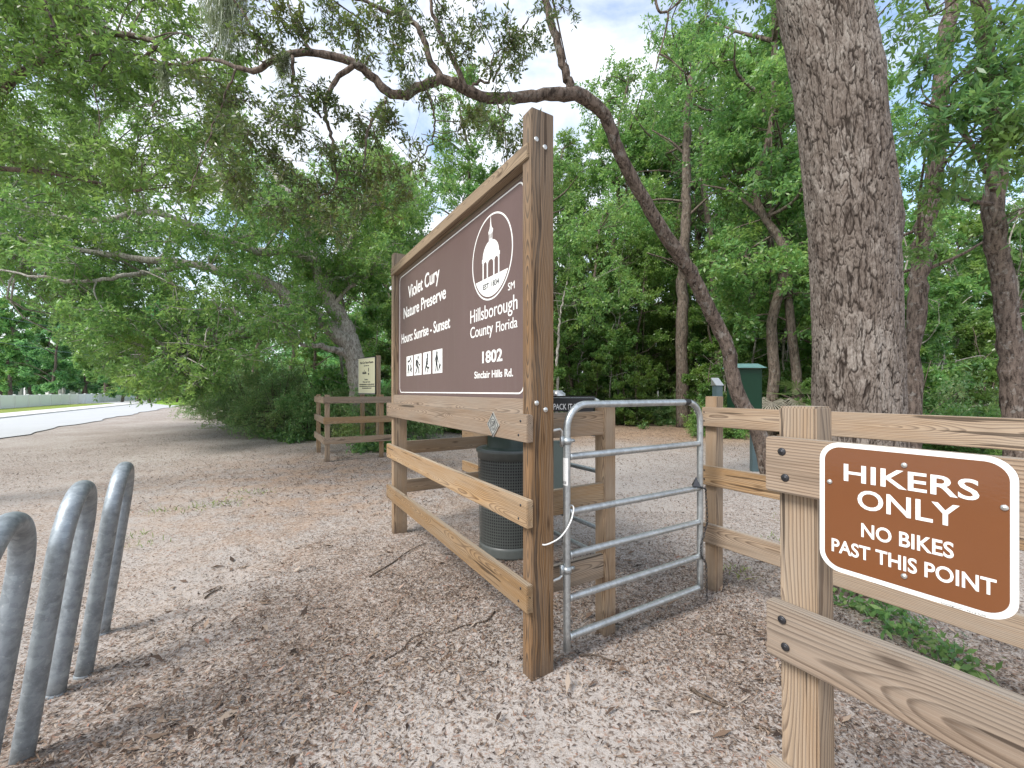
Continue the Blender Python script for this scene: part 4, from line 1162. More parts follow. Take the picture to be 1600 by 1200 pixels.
# ---------------- the leaning oak with the limb that arches over the sign
def leaning_oak():
    T = Tree(41)
    main = [(1214, 776, 6.25, 20), (1201, 735, 6.25, 19), (1182, 668, 6.2, 18), (1156, 623, 6.15, 17), (1143, 575, 6.1, 15.5), (1138, 545, 6.05, 15.5), (1123, 512, 6.0, 15.5), (1105, 478, 5.9, 15.5), (1086, 439, 5.8, 15.5),
            (1063, 400, 5.65, 15.5), (1018, 333, 5.4, 15), (982, 267, 5.2, 14.5), (959, 217, 5.05, 14), (945, 182, 4.95, 13.5), (916, 154, 4.85, 13), (890, 146, 4.75, 12.5), (850, 148, 4.65, 11), (815, 153, 4.55, 10.5), (780, 154, 4.48, 10),
            (740, 147, 4.4, 9.5), (712, 132, 4.35, 9.5), (692, 125, 4.3, 9), (660, 134, 4.25, 8.5), (627, 149, 4.2, 8.5), (600, 139, 4.17, 8.2), (580, 117, 4.15, 8), (553, 98, 4.1, 7.5), (520, 88, 4.08, 7), (487, 82, 4.05, 6.5), (443, 86, 4.0, 6), (420, 98, 4.0, 5.5), (398, 112, 4.0, 5), (367, 104, 4.05, 4), (330, 92, 4.2, 3.2), (280, 100, 4.4, 2.6), (225, 92, 4.6, 2)]
    P = [at(*m[:3]) for m in main]; P[0][2] = -.15
    T.limb(P, 0, 0, 130, 20, .006, [m[3] * float(np.interp(m[1], [140, 200], [.80, .64])) / FPX * m[2] for m in main])
    def sub(pts, Y, r0, r1, wob=.008):
        n = len(pts); Ys = np.linspace(Y[0], Y[1], n)
        T.limb([at(p[0], p[1], y) for p, y in zip(pts, Ys)], r0, r1, 5 * n, 7, wob)
    sub([(896, 146), (882, 108), (868, 60), (855, 10), (846, -50), (838, -120)], (4.75, 4.5), .052, .030)
    sub([(694, 124), (672, 94), (660, 55), (640, 28), (607, 18), (560, -2), (500, -15)], (4.3, 4.0), .036, .012)
    sub([(730, 140), (708, 94), (688, 52), (676, 18), (668, -30)], (4.35, 4.1), .030, .014)
    sub([(770, 128), (790, 80), (808, 55), (826, 28)], (4.4, 4.2), .012, .005)
    sub([(730, 140), (748, 128), (764, 128), (770, 90), (795, 70)], (4.4, 4.3), .018, .005)
    sub([(552, 103), (527, 122), (511, 155), (507, 180), (517, 207), (523, 247), (524, 288), (505, 305), (488, 316)], (4.1, 3.9), .026, .006)
    sub([(603, 152), (581, 190), (572, 222), (568, 268)], (4.17, 4.1), .020, .007)
    sub([(668, 138), (677, 176), (678, 212), (657, 246), (630, 262)], (4.25, 4.2), .013, .004)
    sub([(457, 88), (460, 134), (480, 160), (502, 184)], (4.0, 3.95), .016, .010)
    sub([(777, 160), (787, 197), (793, 242), (790, 270)], (4.45, 4.45), .009, .004)
    sub([(370, 104), (352, 150), (330, 205), (310, 260), (296, 300)], (4.05, 4.0), .010, .003)
    sub([(430, 92), (405, 60), (380, 20), (350, -20)], (4.0, 3.9), .014, .006)
    sub([(487, 82), (470, 50), (455, 20), (445, -20)], (4.0, 3.9), .016, .007)
    nl = len(T.limbs); rng = T.rng
    # clumps of foliage: (u, v, Y, radius, twigs)
    C = []
    for u, v, r, n in ((430, 20, .22, 30), (470, 45, .2, 26), (520, 30, .22, 30), (560, 45, .22, 28), (610, 55, .2, 26), (600, 10, .24, 34), (650, 5, .22, 30), (700, 25, .2, 24), (745, 30, .18, 18), (735, 75, .17, 18), (790, 55, .19, 24), (815, 90, .17, 20), (780, 110, .16, 18), (835, 60, .16, 14), (850, 15, .15, 10), (880, 10, .13, 8),
                       (640, 95, .16, 18), (590, 85, .14, 12), (700, 75, .14, 14), (680, 150, .14, 12), (735, 180, .15, 16), (715, 205, .12, 10), (775, 195, .15, 16), (805, 195, .14, 14), (800, 225, .10, 8), (620, 190, .19, 24), (585, 215, .18, 22), (600, 250, .2, 22), (560, 180, .14, 14), (640, 235, .16, 14), (560, 270, .2, 24), (530, 165, .12, 10),
                       (490, 130, .18, 20), (455, 150, .2, 26), (470, 200, .22, 26), (430, 190, .22, 28), (510, 240, .22, 26), (480, 280, .24, 28), (440, 250, .24, 30), (540, 320, .24, 24), (500, 345, .26, 26), (450, 330, .26, 30), (400, 300, .26, 30), (590, 320, .22, 18), (640, 300, .2, 16),
                       (400, 60, .2, 26), (380, 150, .22, 30), (350, 60, .22, 26), (400, 220, .24, 30), (340, 190, .25, 30), (350, 250, .26, 30), (310, 120, .25, 30)):
        C.append((u, v, 3.95 + rng.uniform(-.35, .55), r, n))
    for c in C:
        T.clump(at(*c[:3]), np.array([c[3] * 1.1, c[3], c[3]]), int(c[4] * 1.9), 9, .13, .054, .018, .25, 5, True, True, nl, .007)
    # foliage above and behind the picture edge that shades the lot
    for i in range(8):
        c = np.array([rng.uniform(-4.5, 1.0), rng.uniform(2.0, 6.0), rng.uniform(6.2, 8.0)])
        T.clump(c, .7, 34, 9, .22, .085, .034, .1, 5, False)
    o = T.build('leaning_oak', 'slender oak leaning from beside the green kiosk, limb arching above the sign post', 'tree', tuple(P[1] * np.array([1, 1, 0])), BARK, LEAF_SILHOUETTE)
leaning_oak()

def left_oak():
    T = Tree(45); rng = T.rng
    T.limb([(-8.6, 4.6, -.2), (-8.4, 4.7, 1.5), (-8.0, 4.9, 3.0), (-7.2, 5.0, 4.2), (-6.2, 5.0, 5.0)], .26, .14, 30, 14, .02)
    def sub(pts, Y, r0, r1):
        n = len(pts); T.limb([at(p[0], p[1], y) for p, y in zip(pts, np.linspace(Y[0], Y[1], n))], r0, r1, 5 * n, 7, .010)
    T.limb([(-6.2, 5.0, 5.0), (-5.0, 4.9, 5.6), (-4.0, 4.7, 5.4), at(225, 92, 4.7)], .045, .018, 20, 8)
    T.limb([(-7.2, 5.0, 4.2), (-6.2, 5.6, 4.4), (-5.2, 5.9, 4.3), at(160, 240, 5.6)], .035, .012, 20, 8)
    sub([(66, -30), (76, 20), (82, 46), (60, 62), (40, 78), (12, 92)], (4.7, 4.6), .016, .005)
    sub([(82, 46), (92, 66), (110, 90)], (4.7, 4.6), .012, .005)
    sub([(225, 92), (180, 78), (140, 92), (125, 100)], (4.7, 4.5), .016, .006)
    sub([(225, 92), (240, 118), (260, 120), (290, 118)], (4.7, 4.6), .012, .004)
    sub([(260, 120), (250, 160), (220, 165), (195, 172)], (4.6, 4.5), .008, .003)
    sub([(180, 78), (150, 130), (155, 190), (140, 235)], (4.6, 4.7), .009, .003)
    sub([(40, 78), (10, 150), (-20, 200), (-60, 240)], (4.8, 5.6), .012, .004)
    sub([(12, 92), (-30, 60), (-80, 40)], (4.8, 5.6), .012, .004)
    nl = len(T.limbs)
    for i in range(175):
        u = rng.uniform(-90, 372); v = rng.uniform(-70, 300 - max(0, (110 - u)) * .4); Y = rng.uniform(4.4, 7.6)
        if u > 300 and v < 90: continue
        T.clump(at(u, v, Y), rng.uniform(.26, .44), 34, 10, .16, .078, .027, .22, 5, True, True, nl, .007)
    for i in range(14):
        T.clump(np.array([rng.uniform(-10, -5.5), rng.uniform(2, 7), rng.uniform(5.8, 8)]), .8, 34, 9, .22, .095, .038, .1, 5, False)
    T.build('left_oak', 'oak with bright green leafy boughs hanging into the upper left of the view', 'tree', (-8.6, 4.6, 0), BARK, LEAF_NEAR)  # backlight on these boughs is put into the brighter leaf colour
left_oak()

# ---------------- spreading live oak on the left
def live_oak():
    T = Tree(51); rng = T.rng
    lim = lambda pts, r0, r1: T.limb([at(*p) for p in pts], r0, r1, 5 * len(pts), 12, .02)
    base = at(572, 611, 12.6); base[2] = -.2
    T.limb([base, at(563, 600, 12.6), at(553, 556, 12.55), at(540, 513, 12.5), at(521, 479, 12.45), at(503, 447, 12.4), at(494, 415, 12.3), at(482, 370, 12.2), at(462, 320, 12.0), at(430, 270, 12)], .44, .12, 50, 18, .02, [.38, .32, .28, .25, .21, .17, .14, .12, .10, .07])
    lim([(550, 545, 12.5), (534, 529, 12.3), (509, 506, 12.1), (481, 485, 11.9), (458, 469, 11.7), (430, 450, 11.5), (388, 430, 11.2), (340, 424, 11), (300, 412, 10.8), (230, 405, 10.5), (150, 395, 10.3), (60, 380, 10.2), (-60, 350, 10.2)], .24, .03)
    lim([(534, 530, 12.4), (512, 512, 12.0), (490, 505, 11.7), (470, 500, 11.5)], .12, .06)
    lim([(556, 565, 12.6), (538, 551, 12.3), (520, 546, 12.0), (500, 540, 11.7), (470, 538, 11.3)], .13, .05)
    lim([(458, 469, 11.7), (425, 495, 11.4), (390, 508, 11.2), (353, 527, 11), (310, 540, 10.8), (280, 560, 10.6)], .09, .03)
    lim([(494, 415, 12.3), (455, 392, 11.8), (400, 392, 11.2), (320, 362, 10.6), (235, 330, 10.2), (150, 345, 10), (60, 330, 9.8), (-40, 300, 9.8), (-130, 290, 9.8)], .13, .02)
    lim([(300, 412, 10.8), (235, 425, 10.2), (190, 432, 9.8), (120, 440, 9.5), (40, 430, 9.3), (-60, 410, 9.3)], .07, .012)
    lim([(503, 447, 12.4), (535, 400, 12.6), (560, 350, 12.8), (580, 300, 13)], .11, .03)
    lim([(521, 479, 12.4), (545, 450, 12.5), (575, 430, 12.6), (590, 400, 12.7)], .07, .02)
    lim([(482, 370, 12.2), (440, 330, 11.9), (360, 290, 11.4), (270, 260, 11), (170, 250, 10.8), (60, 230, 10.6), (-60, 220, 10.5)], .10, .015)
    nl = len(T.limbs)
    def lower(u): return np.interp(u, [-120, 0, 100, 160, 210, 310, 350, 420, 470, 520, 600, 660], [395, 425, 470, 545, 588, 605, 575, 548, 500, 450, 430, 420])
    for i in range(360):
        u = rng.uniform(-130, 650); hi = lower(u); lo = 170 if u < 420 else 250
        v = lo + (hi - lo) * rng.uniform(0, 1) ** .8
        Y = rng.uniform(9.0, 14.5) if u < 450 else rng.uniform(10.5, 15)
        T.clump(at(u, v, Y), np.array([.85, .85, .55]) * rng.uniform(.75, 1.25), 66, 10, .24, .105, .042, .2, 7, True, False, nl, .016)
    for i in range(80):   # fringe hanging at the lower left edge, over the road
        u = rng.uniform(90, 340); v = lower(u) + rng.uniform(-32, 4)
        T.clump(at(u, v, rng.uniform(11.5, 18)), np.array([.7, .7, .5]), 60, 10, .22, .09, .034, .35, 6, True, False, nl, .014)
    return T.build('live_oak', 'spreading live oak leaning left over the road behind the left fence', 'tree', (base[0], base[1], 0), BARK_PALE, LEAF_FOREST)
live_oak()

# ---------------- broad leaved tree at the right edge
def right_tree():
    T = Tree(61); rng = T.rng
    b = ground_at(1585, 775)
    T.limb([b - np.array([0, 0, .2]), at(1588, 660, 6.0), at(1580, 560, 6.0), at(1572, 470, 6.0), at(1560, 400, 6.0), at(1552, 330, 5.95), at(1560, 250, 5.9), at(1548, 150, 5.8), at(1535, 40, 5.7), at(1525, -80, 5.6)], .19, .1, 50, 16, .01, [.16, .14, .13, .122, .118, .115, .105, .095, .085, .07])
    T.limb([at(1556, 300, 5.9), at(1520, 230, 5.4), at(1480, 180, 5.0), at(1440, 160, 4.8)], .04, .012)
    T.limb([at(1550, 180, 5.8), at(1585, 120, 5.2), at(1620, 60, 4.9)], .05, .015)
    T.limb([at(1554, 320, 5.9), at(1500, 310, 5.8), at(1450, 290, 5.7)], .03, .01)
    nl = len(T.limbs)
    for u, v, Y, r, n in ((1450, 90, 5.2, .30, 22), (1490, 120, 5.0, .32, 26), (1530, 100, 4.9, .32, 26), (1570, 110, 4.7, .34, 30), (1600, 70, 4.8, .3, 26), (1510, 170, 4.7, .28, 24), (1550, 170, 4.6, .3, 28), (1590, 180, 4.6, .3, 28), (1470, 190, 4.9, .26, 20), (1540, 220, 4.7, .26, 20), (1600, 240, 4.8, .24, 18), (1440, 220, 5.0, .24, 14), (1480, 250, 5.4, .24, 14), (1510, 290, 5.7, .25, 14), (1460, 300, 5.6, .26, 16), (1490, 40, 5.6, .4, 24), (1560, 30, 5.5, .4, 26), (1430, 30, 5.6, .36, 20), (1620, 320, 5.5, .3, 14), (1440, 380, 5.8, .24, 12), (1610, 20, 5.2, .35, 24)):
        T.clump(at(u, v, Y), r, int(n * 1.7), 7, .24, .135, .038, .3, 5, True, True, nl, .008)
    T.build('broadleaf_tree', 'broad leaved tree with bare leaning trunk at the right picture edge', 'tree', (b[0], b[1], 0), BARK, LEAF_BROAD)
right_tree()

# ---------------- forest templates
def forest_tree(seed, h, r, ncl, bark, leaf, name, label, low=.25, L_=.15, Wd=.068, spread=1.0, group='trees of the dense forest'):
    T = Tree(seed); rng = T.rng
    lean = rng.normal(0, .05 * h, 2)
    tp = [np.array([lean[0] * t ** 1.5 + rng.normal(0, .012 * h) * (t > .05), lean[1] * t ** 1.5 + rng.normal(0, .012 * h) * (t > .05), h * t]) for t in np.linspace(0, .95, 8)]
    tp[0][2] = -.2
    T.limb(tp, r, r * .25, 26, 9, .01); nl0 = 1
    for i in range(9):
        t = rng.uniform(low + .05, .9); p = T.limbs[0][0][int(t * 25)]
        a = rng.uniform(0, 2 * PI); d = np.array([math.cos(a), math.sin(a), rng.uniform(.3, 1.1)]); d /= np.linalg.norm(d)
        ln = h * rng.uniform(.14, .26) * spread * (1.15 - .5 * t)
        T.limb([p, p + d * ln * .5 + rng.normal(0, .08 * ln, 3), p + d * ln + np.array([0, 0, -.08 * ln])], r * .35, r * .08, 9, 6)
    nl = len(T.limbs)
    for i in range(ncl):
        t = low + (1.02 - low) * (i + rng.uniform(0, 1)) / ncl
        w = h * .17 * spread * (1.0 - .55 * abs(t - .55) / .5)
        a = rng.uniform(0, 2 * PI); q = w * math.sqrt(rng.uniform(.02, 1))
        c = np.array([lean[0] * t ** 1.5 + q * math.cos(a), lean[1] * t ** 1.5 + q * math.sin(a), h * t])
        s_ = h / 13
        T.clump(c, np.array([.95, .95, .62]) * s_ * rng.uniform(.7, 1.2), 74, 10, .30 * s_, L_, Wd, .15, 7, True, False, nl, .02)
    return T.build(name, label, 'tree', (0, 0, 0), bark, leaf, group)
FT = [forest_tree(101, 13, .15, 32, BARK_FOREST, LEAF_FOREST, 'forest_tree', 'tall slender leafy tree in the dense forest behind the clearing'),
      forest_tree(102, 14, .19, 34, BARK_FOREST, LEAF_FOREST, 'forest_tree', 'tall slender leafy tree in the dense forest behind the clearing', .3),
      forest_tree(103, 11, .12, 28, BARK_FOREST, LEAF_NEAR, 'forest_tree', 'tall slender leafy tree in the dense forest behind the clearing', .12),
      forest_tree(104, 15, .17, 26, BARK_FOREST, LEAF_FOREST, 'forest_tree', 'tall slender leafy tree in the dense forest behind the clearing', .38)]
SAP = [forest_tree(111, 5.5, .045, 20, BARK_PALE, LEAF_FOREST, 'sapling', 'thin leafy sapling in the undergrowth at the forest edge', .06, .125, .056, 1.35, 'saplings at the forest edge'),
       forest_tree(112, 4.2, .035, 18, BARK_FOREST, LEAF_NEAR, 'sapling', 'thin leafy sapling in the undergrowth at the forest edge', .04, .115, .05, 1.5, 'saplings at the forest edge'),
       forest_tree(113, 7.0, .06, 24, BARK_PALE, LEAF_FOREST, 'sapling', 'thin leafy sapling in the undergrowth at the forest edge', .10, .13, .056, 1.2, 'saplings at the forest edge')]
used = set()
def place(tpl, x, y, rz, sc, label=None, group=None):
    if id(tpl) not in used:
        used.add(id(tpl)); tpl.location = (x, y, 0); tpl.rotation_euler = (0, 0, rz); tpl.scale = (sc,) * 3
        if label: tpl['label'] = label
        if group: tpl['group'] = group
        return tpl
    return copy_thing(tpl, (x, y, 0), rz, sc, label, group)
pr = np.random.default_rng(77)
def row(tpls, u0, u1, du, Y0, Y1, s0, s1, label=None, group=None):
    u = u0
    while u <= u1:
        Y = pr.uniform(Y0, Y1); uu = u + pr.uniform(-.35, .35) * du
        place(tpls[pr.integers(len(tpls))], (uu - 800) / FPX * Y, Y, pr.uniform(0, 6.28), pr.uniform(s0, s1), label, group)
        u += du
# behind the sign and the left fence
LBH = 'leafy tree standing behind the sign and the left fence corner'
row(FT[:3], 560, 880, 52, 16, 21, .72, .92, LBH, 'trees behind the sign')
row(FT, 400, 880, 52, 23, 29, 1.0, 1.22, LBH, 'trees behind the sign')
row(SAP, 545, 880, 34, 14, 18, .8, 1.15, 'thin leafy sapling growing behind the sign', 'saplings behind the sign')
# forest beyond the clearing on the right
row(SAP, 890, 1290, 20, 19, 22.5, .75, 1.15)
row(SAP, 900, 1290, 30, 23, 27, .9, 1.3)
row(SAP, 885, 1010, 24, 17.5, 19, .55, .8)
row([FT[2]], 885, 1290, 34, 19.0, 22.0, .66, 1.0)
row(SAP, 1100, 1290, 30, 14, 18, .6, .9)
row(FT, 955, 1300, 48, 22, 27, 1.15, 1.45)
row(FT, 900, 1330, 40, 28, 36, 1.2, 1.6)
row(FT[:3], 1200, 1290, 42, 12, 15, .8, 1.05, 'leafy tree close behind the big trunk on its left side', 'trees just left of the big trunk')
RLB = 'leafy tree between the big trunk and the right picture edge'
row(SAP, 1300, 1660, 40, 10, 14, .7, 1.0, 'thin leafy sapling in the thicket right of the big trunk', 'saplings right of the big trunk')
row(FT, 1330, 1680, 60, 17, 24, .85, 1.1, RLB, 'trees right of the big trunk')
row(SAP, 1300, 1680, 42, 17, 21, .9, 1.2, 'thin leafy sapling in the thicket right of the big trunk', 'saplings right of the big trunk')
# distinct bare trunks seen inside the forest
def bare(pts, Y, r0, r1, label, bark, seed, crown=True):
    T = Tree(seed); b = at(pts[0][0], 611, Y); b[2] = -.1
    T.limb([b] + [at(p[0], p[1], Y) for p in pts[1:]], r0, r1, 40, 10, .02)
    for k in range(7):
        i = int(T.rng.integers(10, 38)); p = T.limbs[0][0][i]; d = T.rng.normal(0, 1, 3); d[2] = abs(d[2]) * .6; d /= np.linalg.norm(d)
        T.limb([p, p + d * .9 + T.rng.normal(0, .15, 3), p + d * 2.0], r0 * .25, r0 * .08, 8, 5)
    if crown:
        top = T.limbs[0][0][-1]
        for k in range(14): T.clump(top + T.rng.normal(0, 1, 3) * np.array([1.6, 1.6, 1.0]), .8, 50, 9, .3, .14, .06)
    T.build('forest_tree', label, 'tree', (b[0], b[1], 0), bark, LEAF_FOREST, None)
bare([(1066, 611), (1066, 520), (1068, 400), (1073, 300), (1072, 220), (1078, 120)], 17.5, .26, .13, 'straight bare tree trunk seen just behind the leaning oak', BARK_FOREST, 201)
bare([(1130, 611), (1118, 480), (1112, 380), (1100, 300), (1095, 200)], 18.5, .17, .09, 'thin dark tree trunk between the leaning oak and the big trunk', BARK_FOREST, 202)
bare([(868, 611), (872, 540), (876, 490), (886, 440)], 15.5, .06, .02, 'thin pale tree trunk right beside the tall sign post', BARK_PALE, 203)
bare([(1208, 611), (1206, 540), (1200, 470), (1204, 380), (1196, 260)], 15, .14, .07, 'slim dark tree trunk right of the green kiosk', BARK_FOREST, 204)
bare([(1425, 611), (1428, 500), (1440, 400), (1458, 300), (1466, 200), (1475, 90), (1490, -40)], 6.6, .12, .10, 'dark leaning tree trunk close behind the right side of the big oak', BARK, 205, False)
bare([(928, 611), (926, 520), (930, 430), (936, 360)], 20, .10, .05, 'slim brown tree trunk behind the gate, left of the leaning oak', BARK_FOREST, 206)

# shrubs
def shrub(seed, r, h, n, L_, Wd, leaf, name, label, ntw=52):
    T = Tree(seed); rng = T.rng
    for i in range(9):
        a = rng.uniform(0, 2 * PI); q = r * rng.uniform(.2, .8)
        T.limb([np.array([0, 0, -.05]), np.array([q * .4 * math.cos(a), q * .4 * math.sin(a), h * .45]), np.array([q * math.cos(a), q * math.sin(a), h * rng.uniform(.7, 1)])], .022, .006, 8, 5)
    nl = len(T.limbs)
    for i in range(n):
        a = rng.uniform(0, 2 * PI); z = rng.uniform(.08, 1.0); w = r * math.sqrt(max(.05, 1 - (z - .3) ** 2 / .75)) * math.sqrt(rng.uniform(.2, 1))
        T.clump(np.array([w * math.cos(a), w * math.sin(a), h * z]), np.array([.36, .36, .30]) * rng.uniform(.8, 1.3) * r, ntw, 9, .2, L_, Wd, .1, 6, True, False, nl, .008)
    return T.build(name, label, 'shrub', (0, 0, 0), BARK_FOREST, leaf)
SH = [shrub(301, 1.25, 2.1, 30, .085, .026, LEAF_SHRUB, 'shrub', 'x'), shrub(302, 1.0, 1.5, 26, .08, .028, LEAF_SHRUB, 'shrub', 'x'), shrub(303, .8, 1.1, 22, .09, .034, LEAF_FOREST, 'shrub', 'x', 44)]
for k, (u, Y, tpl, sc, lb) in enumerate(((432, 14.2, 0, 1.0, 'grey green bushy shrub nearest the sandy lot, left of the fence corner'), (395, 16.2, 0, 1.1, 'bushy shrub behind and left of the front shrub by the lot'), (478, 13.6, 1, .95, 'low bushy shrub right beside the left fence corner'), (365, 18.5, 0, 1.2, 'dark bushy shrub second from the roadside end of the hedge'),
                                      (338, 22.5, 0, 1.3, 'rounded shrub at the roadside end of the hedge'), (455, 16.5, 0, 1.35, 'taller shrub under the live oak behind the front shrub'), (505, 15.2, 0, 1.2, 'leafy shrub growing behind the left fence corner under the oak'))):
    place(SH[tpl], (u - 800) / FPX * Y, Y, k * 1.3, sc, lb, 'hedge of shrubs under the live oak')
row(SH, 545, 640, 26, 12.6, 14, .8, 1.0, 'leafy shrub under the notice board behind the left fence', 'shrubs behind the notice board')
row(SH, 660, 860, 36, 14.5, 17, .8, 1.1, 'low leafy shrub seen under the sign panel', 'shrubs behind the sign')
row(SH, 900, 1080, 25, 19, 20.5, .6, .95, 'low leafy shrub at the edge of the pine straw behind the gate', 'shrubs behind the gate')
row(SH, 1100, 1290, 27, 13.5, 17, .75, 1.05, 'low leafy shrub beyond the back fence, left of the big trunk', 'shrubs left of the big trunk')
row(SH, 1420, 1680, 30, 8.2, 11.5, .75, 1.1, 'low leafy shrub beyond the back fence, right of the big trunk', 'shrubs right of the big trunk')

# palmettos
def palmetto(seed, leaf, n, droop, label, R_=.62):
    rng = np.random.default_rng(seed); root = empty('palmetto', label, 'palm', (0, 0, 0))
    g = Geo(); Q = []
    for i in range(n):
        a = 2 * PI * i / n + rng.uniform(-.3, .3); el = rng.uniform(.35, 1.25) * (1 - droop)
        d = np.array([math.cos(a) * math.cos(el), math.sin(a) * math.cos(el), math.sin(el)]); ln = rng.uniform(.6, 1.0)
        tip = d * ln + np.array([0, 0, .45 * droop]); g.tube([np.array([0, 0, .1 + .5 * droop]), tip * .6 + np.array([0, 0, .15]), tip + np.array([0, 0, .1])], .012, 5)
        tip = tip + np.array([0, 0, .1])
        fwd = nrm(d + np.array([0, 0, -.4 - 1.2 * droop])); side = nrm(np.cross(fwd, [0, 0, 1])); up = np.cross(side, fwd)
        for k in range(19):
            t = R(-115 + 230 * k / 18); v = fwd * math.cos(t) + side * math.sin(t) + up * .12
            v = nrm(v); l2 = R_ * (1 - .25 * abs(t) / 2) * rng.uniform(.85, 1.1); s2 = nrm(np.cross(v, up)) * .020
            end = tip + v * l2 + np.array([0, 0, -.12 - .3 * droop]) * l2
            m_ = tip + v * l2 * .55
            Q.append(np.array([tip, m_ + s2, end, m_ - s2]))
    g.obj('stem', BARK_FOREST, root); link(bpy.data.objects.new('fronds', quads_mesh('fronds', np.vstack(Q), leaf)), root)
    return root
PA = palmetto(401, LEAF_PALM, 10, 0, 'x'); PD = palmetto(402, LEAF_DEAD, 8, .75, 'x', .7)
for k, (u, Y, z, sc, lb) in enumerate(((968, 18.8, .25, 1.0, 'green fan palmetto in the undergrowth behind the gate'), (1270, 11.5, .9, 1.05, 'green fan palmetto against the left side of the big trunk'), (1285, 12.2, .2, 1.0, 'low green fan palmetto behind the big trunk'), (1012, 20.5, .2, .9, 'small green palmetto behind the pale stake'), (1240, 11.8, .1, .85, 'green palmetto growing right of the dead fronds'))):
    o = PA if k == 0 else copy_thing(PA, (0, 0, 0), 0, 1)
    p = at(u, 611, Y); o.location = (p[0], p[1], z); o.rotation_euler = (0, 0, k * 1.1); o.scale = (sc,) * 3; o['label'] = lb; o['group'] = 'palmettos in the undergrowth'
p = at(1214, 611, 10.8); PD.scale = (.72, .72, .72); PD.location = (p[0], p[1], .78); PD['label'] = 'dead grey drooping palmetto fronds right of the green kiosk'

# far trees across the road
FARL = [forest_tree(121, 14, .25, 30, BARK_FOREST, LEAF_FOREST, 'far_tree', 'dark green tree in the line beyond the white fence', .14, .36, .17, 1.5, 'trees beyond the white fence'),
        forest_tree(122, 12, .22, 28, BARK_FOREST, LEAF_BLUE, 'far_tree', 'dark green tree in the line beyond the white fence', .12, .34, .16, 1.7, 'trees beyond the white fence')]
row(FARL, -60, 330, 38, 62, 80, 1.05, 1.35)
row(FARL, -80, 420, 42, 85, 115, 1.3, 1.7)
row(FARL, 200, 400, 36, 48, 58, .62, .8, 'smaller dark tree near the bend of the road', 'trees at the bend of the road')

# far woods that read as one mass
def woods():
    rng = np.random.default_rng(500); n = 62000
    th = rng.uniform(-1.05, 1.05, n); Yd = rng.uniform(36, 46, n)
    X = np.tan(th) * Yd * .9; Yd = Yd + np.maximum(0, -X - 12) * .9
    top = 9.0 + 2.6 * np.sin(X * .33) + 1.8 * np.sin(X * .81 + 1)
    Z = top * rng.uniform(0, 1, n) ** 1.0
    keep = X > -34
    P_ = np.stack([X, Yd, Z], -1)[keep]; D = nrm(rng.normal(0, 1, P_.shape))
    V = leaf_quads(rng, P_, D, 1, .3, .55, .30)
    o = link(bpy.data.objects.new('far_woods', quads_mesh('far_woods', V, LEAF_BLUE)))
    tag(o, 'deep mass of distant woods closing the view behind all the trees', 'woods', kind='stuff')
    n = 60000; X = rng.uniform(-230, -20, n); Yd = rng.uniform(120, 150, n) + rng.uniform(0, 10, n)
    Z = (13 + 3 * np.sin(X * .1) + 2 * np.sin(X * .27)) * rng.uniform(0, 1, n)
    V = leaf_quads(rng, np.stack([X, Yd, Z], -1), nrm(rng.normal(0, 1, (n, 3))), 1, .3, 1.5, .8)
    o = link(bpy.data.objects.new('distant_woods', quads_mesh('distant_woods', V, LEAF_BLUE)))
    tag(o, 'distant belt of dark woods on the horizon beyond the road', 'woods', kind='stuff')
woods()

# Spanish moss
def moss(u, v, Y, w, h, n, label, seed):
    rng = np.random.default_rng(seed); c = at(u, v, Y); Q = []
    for i in range(n):
        p = c + np.array([rng.normal(0, w * .4), rng.normal(0, w * .3), rng.uniform(-.05, .05)]); L0 = h * rng.uniform(.3, 1) * math.exp(-((p[0] - c[0]) / w) ** 2)
        k = 7; q = np.array([.0022, .001, 0]) * rng.choice((-1, 1))
        for j in range(k):
            p2 = p + np.array([rng.normal(0, .012), rng.normal(0, .012), -L0 / k])
            s_ = nrm(rng.normal(0, 1, 3)) * .0024
            Q.append(np.array([p - s_, p + s_, p2 + s_, p2 - s_])); p = p2
            for b in range(2):
                e = p + rng.normal(0, .022, 3) + np.array([0, 0, -.02]); Q.append(np.array([p - s_, p + s_, e + s_ * .3, e - s_ * .3]))
    o = link(bpy.data.objects.new('hanging_moss', quads_mesh('hanging_moss', np.vstack(Q) - c, MOSS))); o.location = c
    tag(o, label, 'moss', 'tufts of hanging moss')
moss(352, -25, 4.1, .24, .78, 420, 'largest grey tuft of hanging moss at the upper left of the arching limb', 601)
moss(442, 84, 3.98, .06, .28, 110, 'grey green moss tuft on the arching limb where it dips at left', 602)
moss(640, 128, 4.2, .05, .16, 50, 'small grey moss tuft on the middle of the arching limb', 603)
moss(752, 160, 4.45, .04, .30, 36, 'thin strand of hanging moss below the limb, left of the sign post top', 604)
moss(256, 100, 4.5, .05, .36, 60, 'thin moss tuft hanging in the leaves at far upper left', 605)

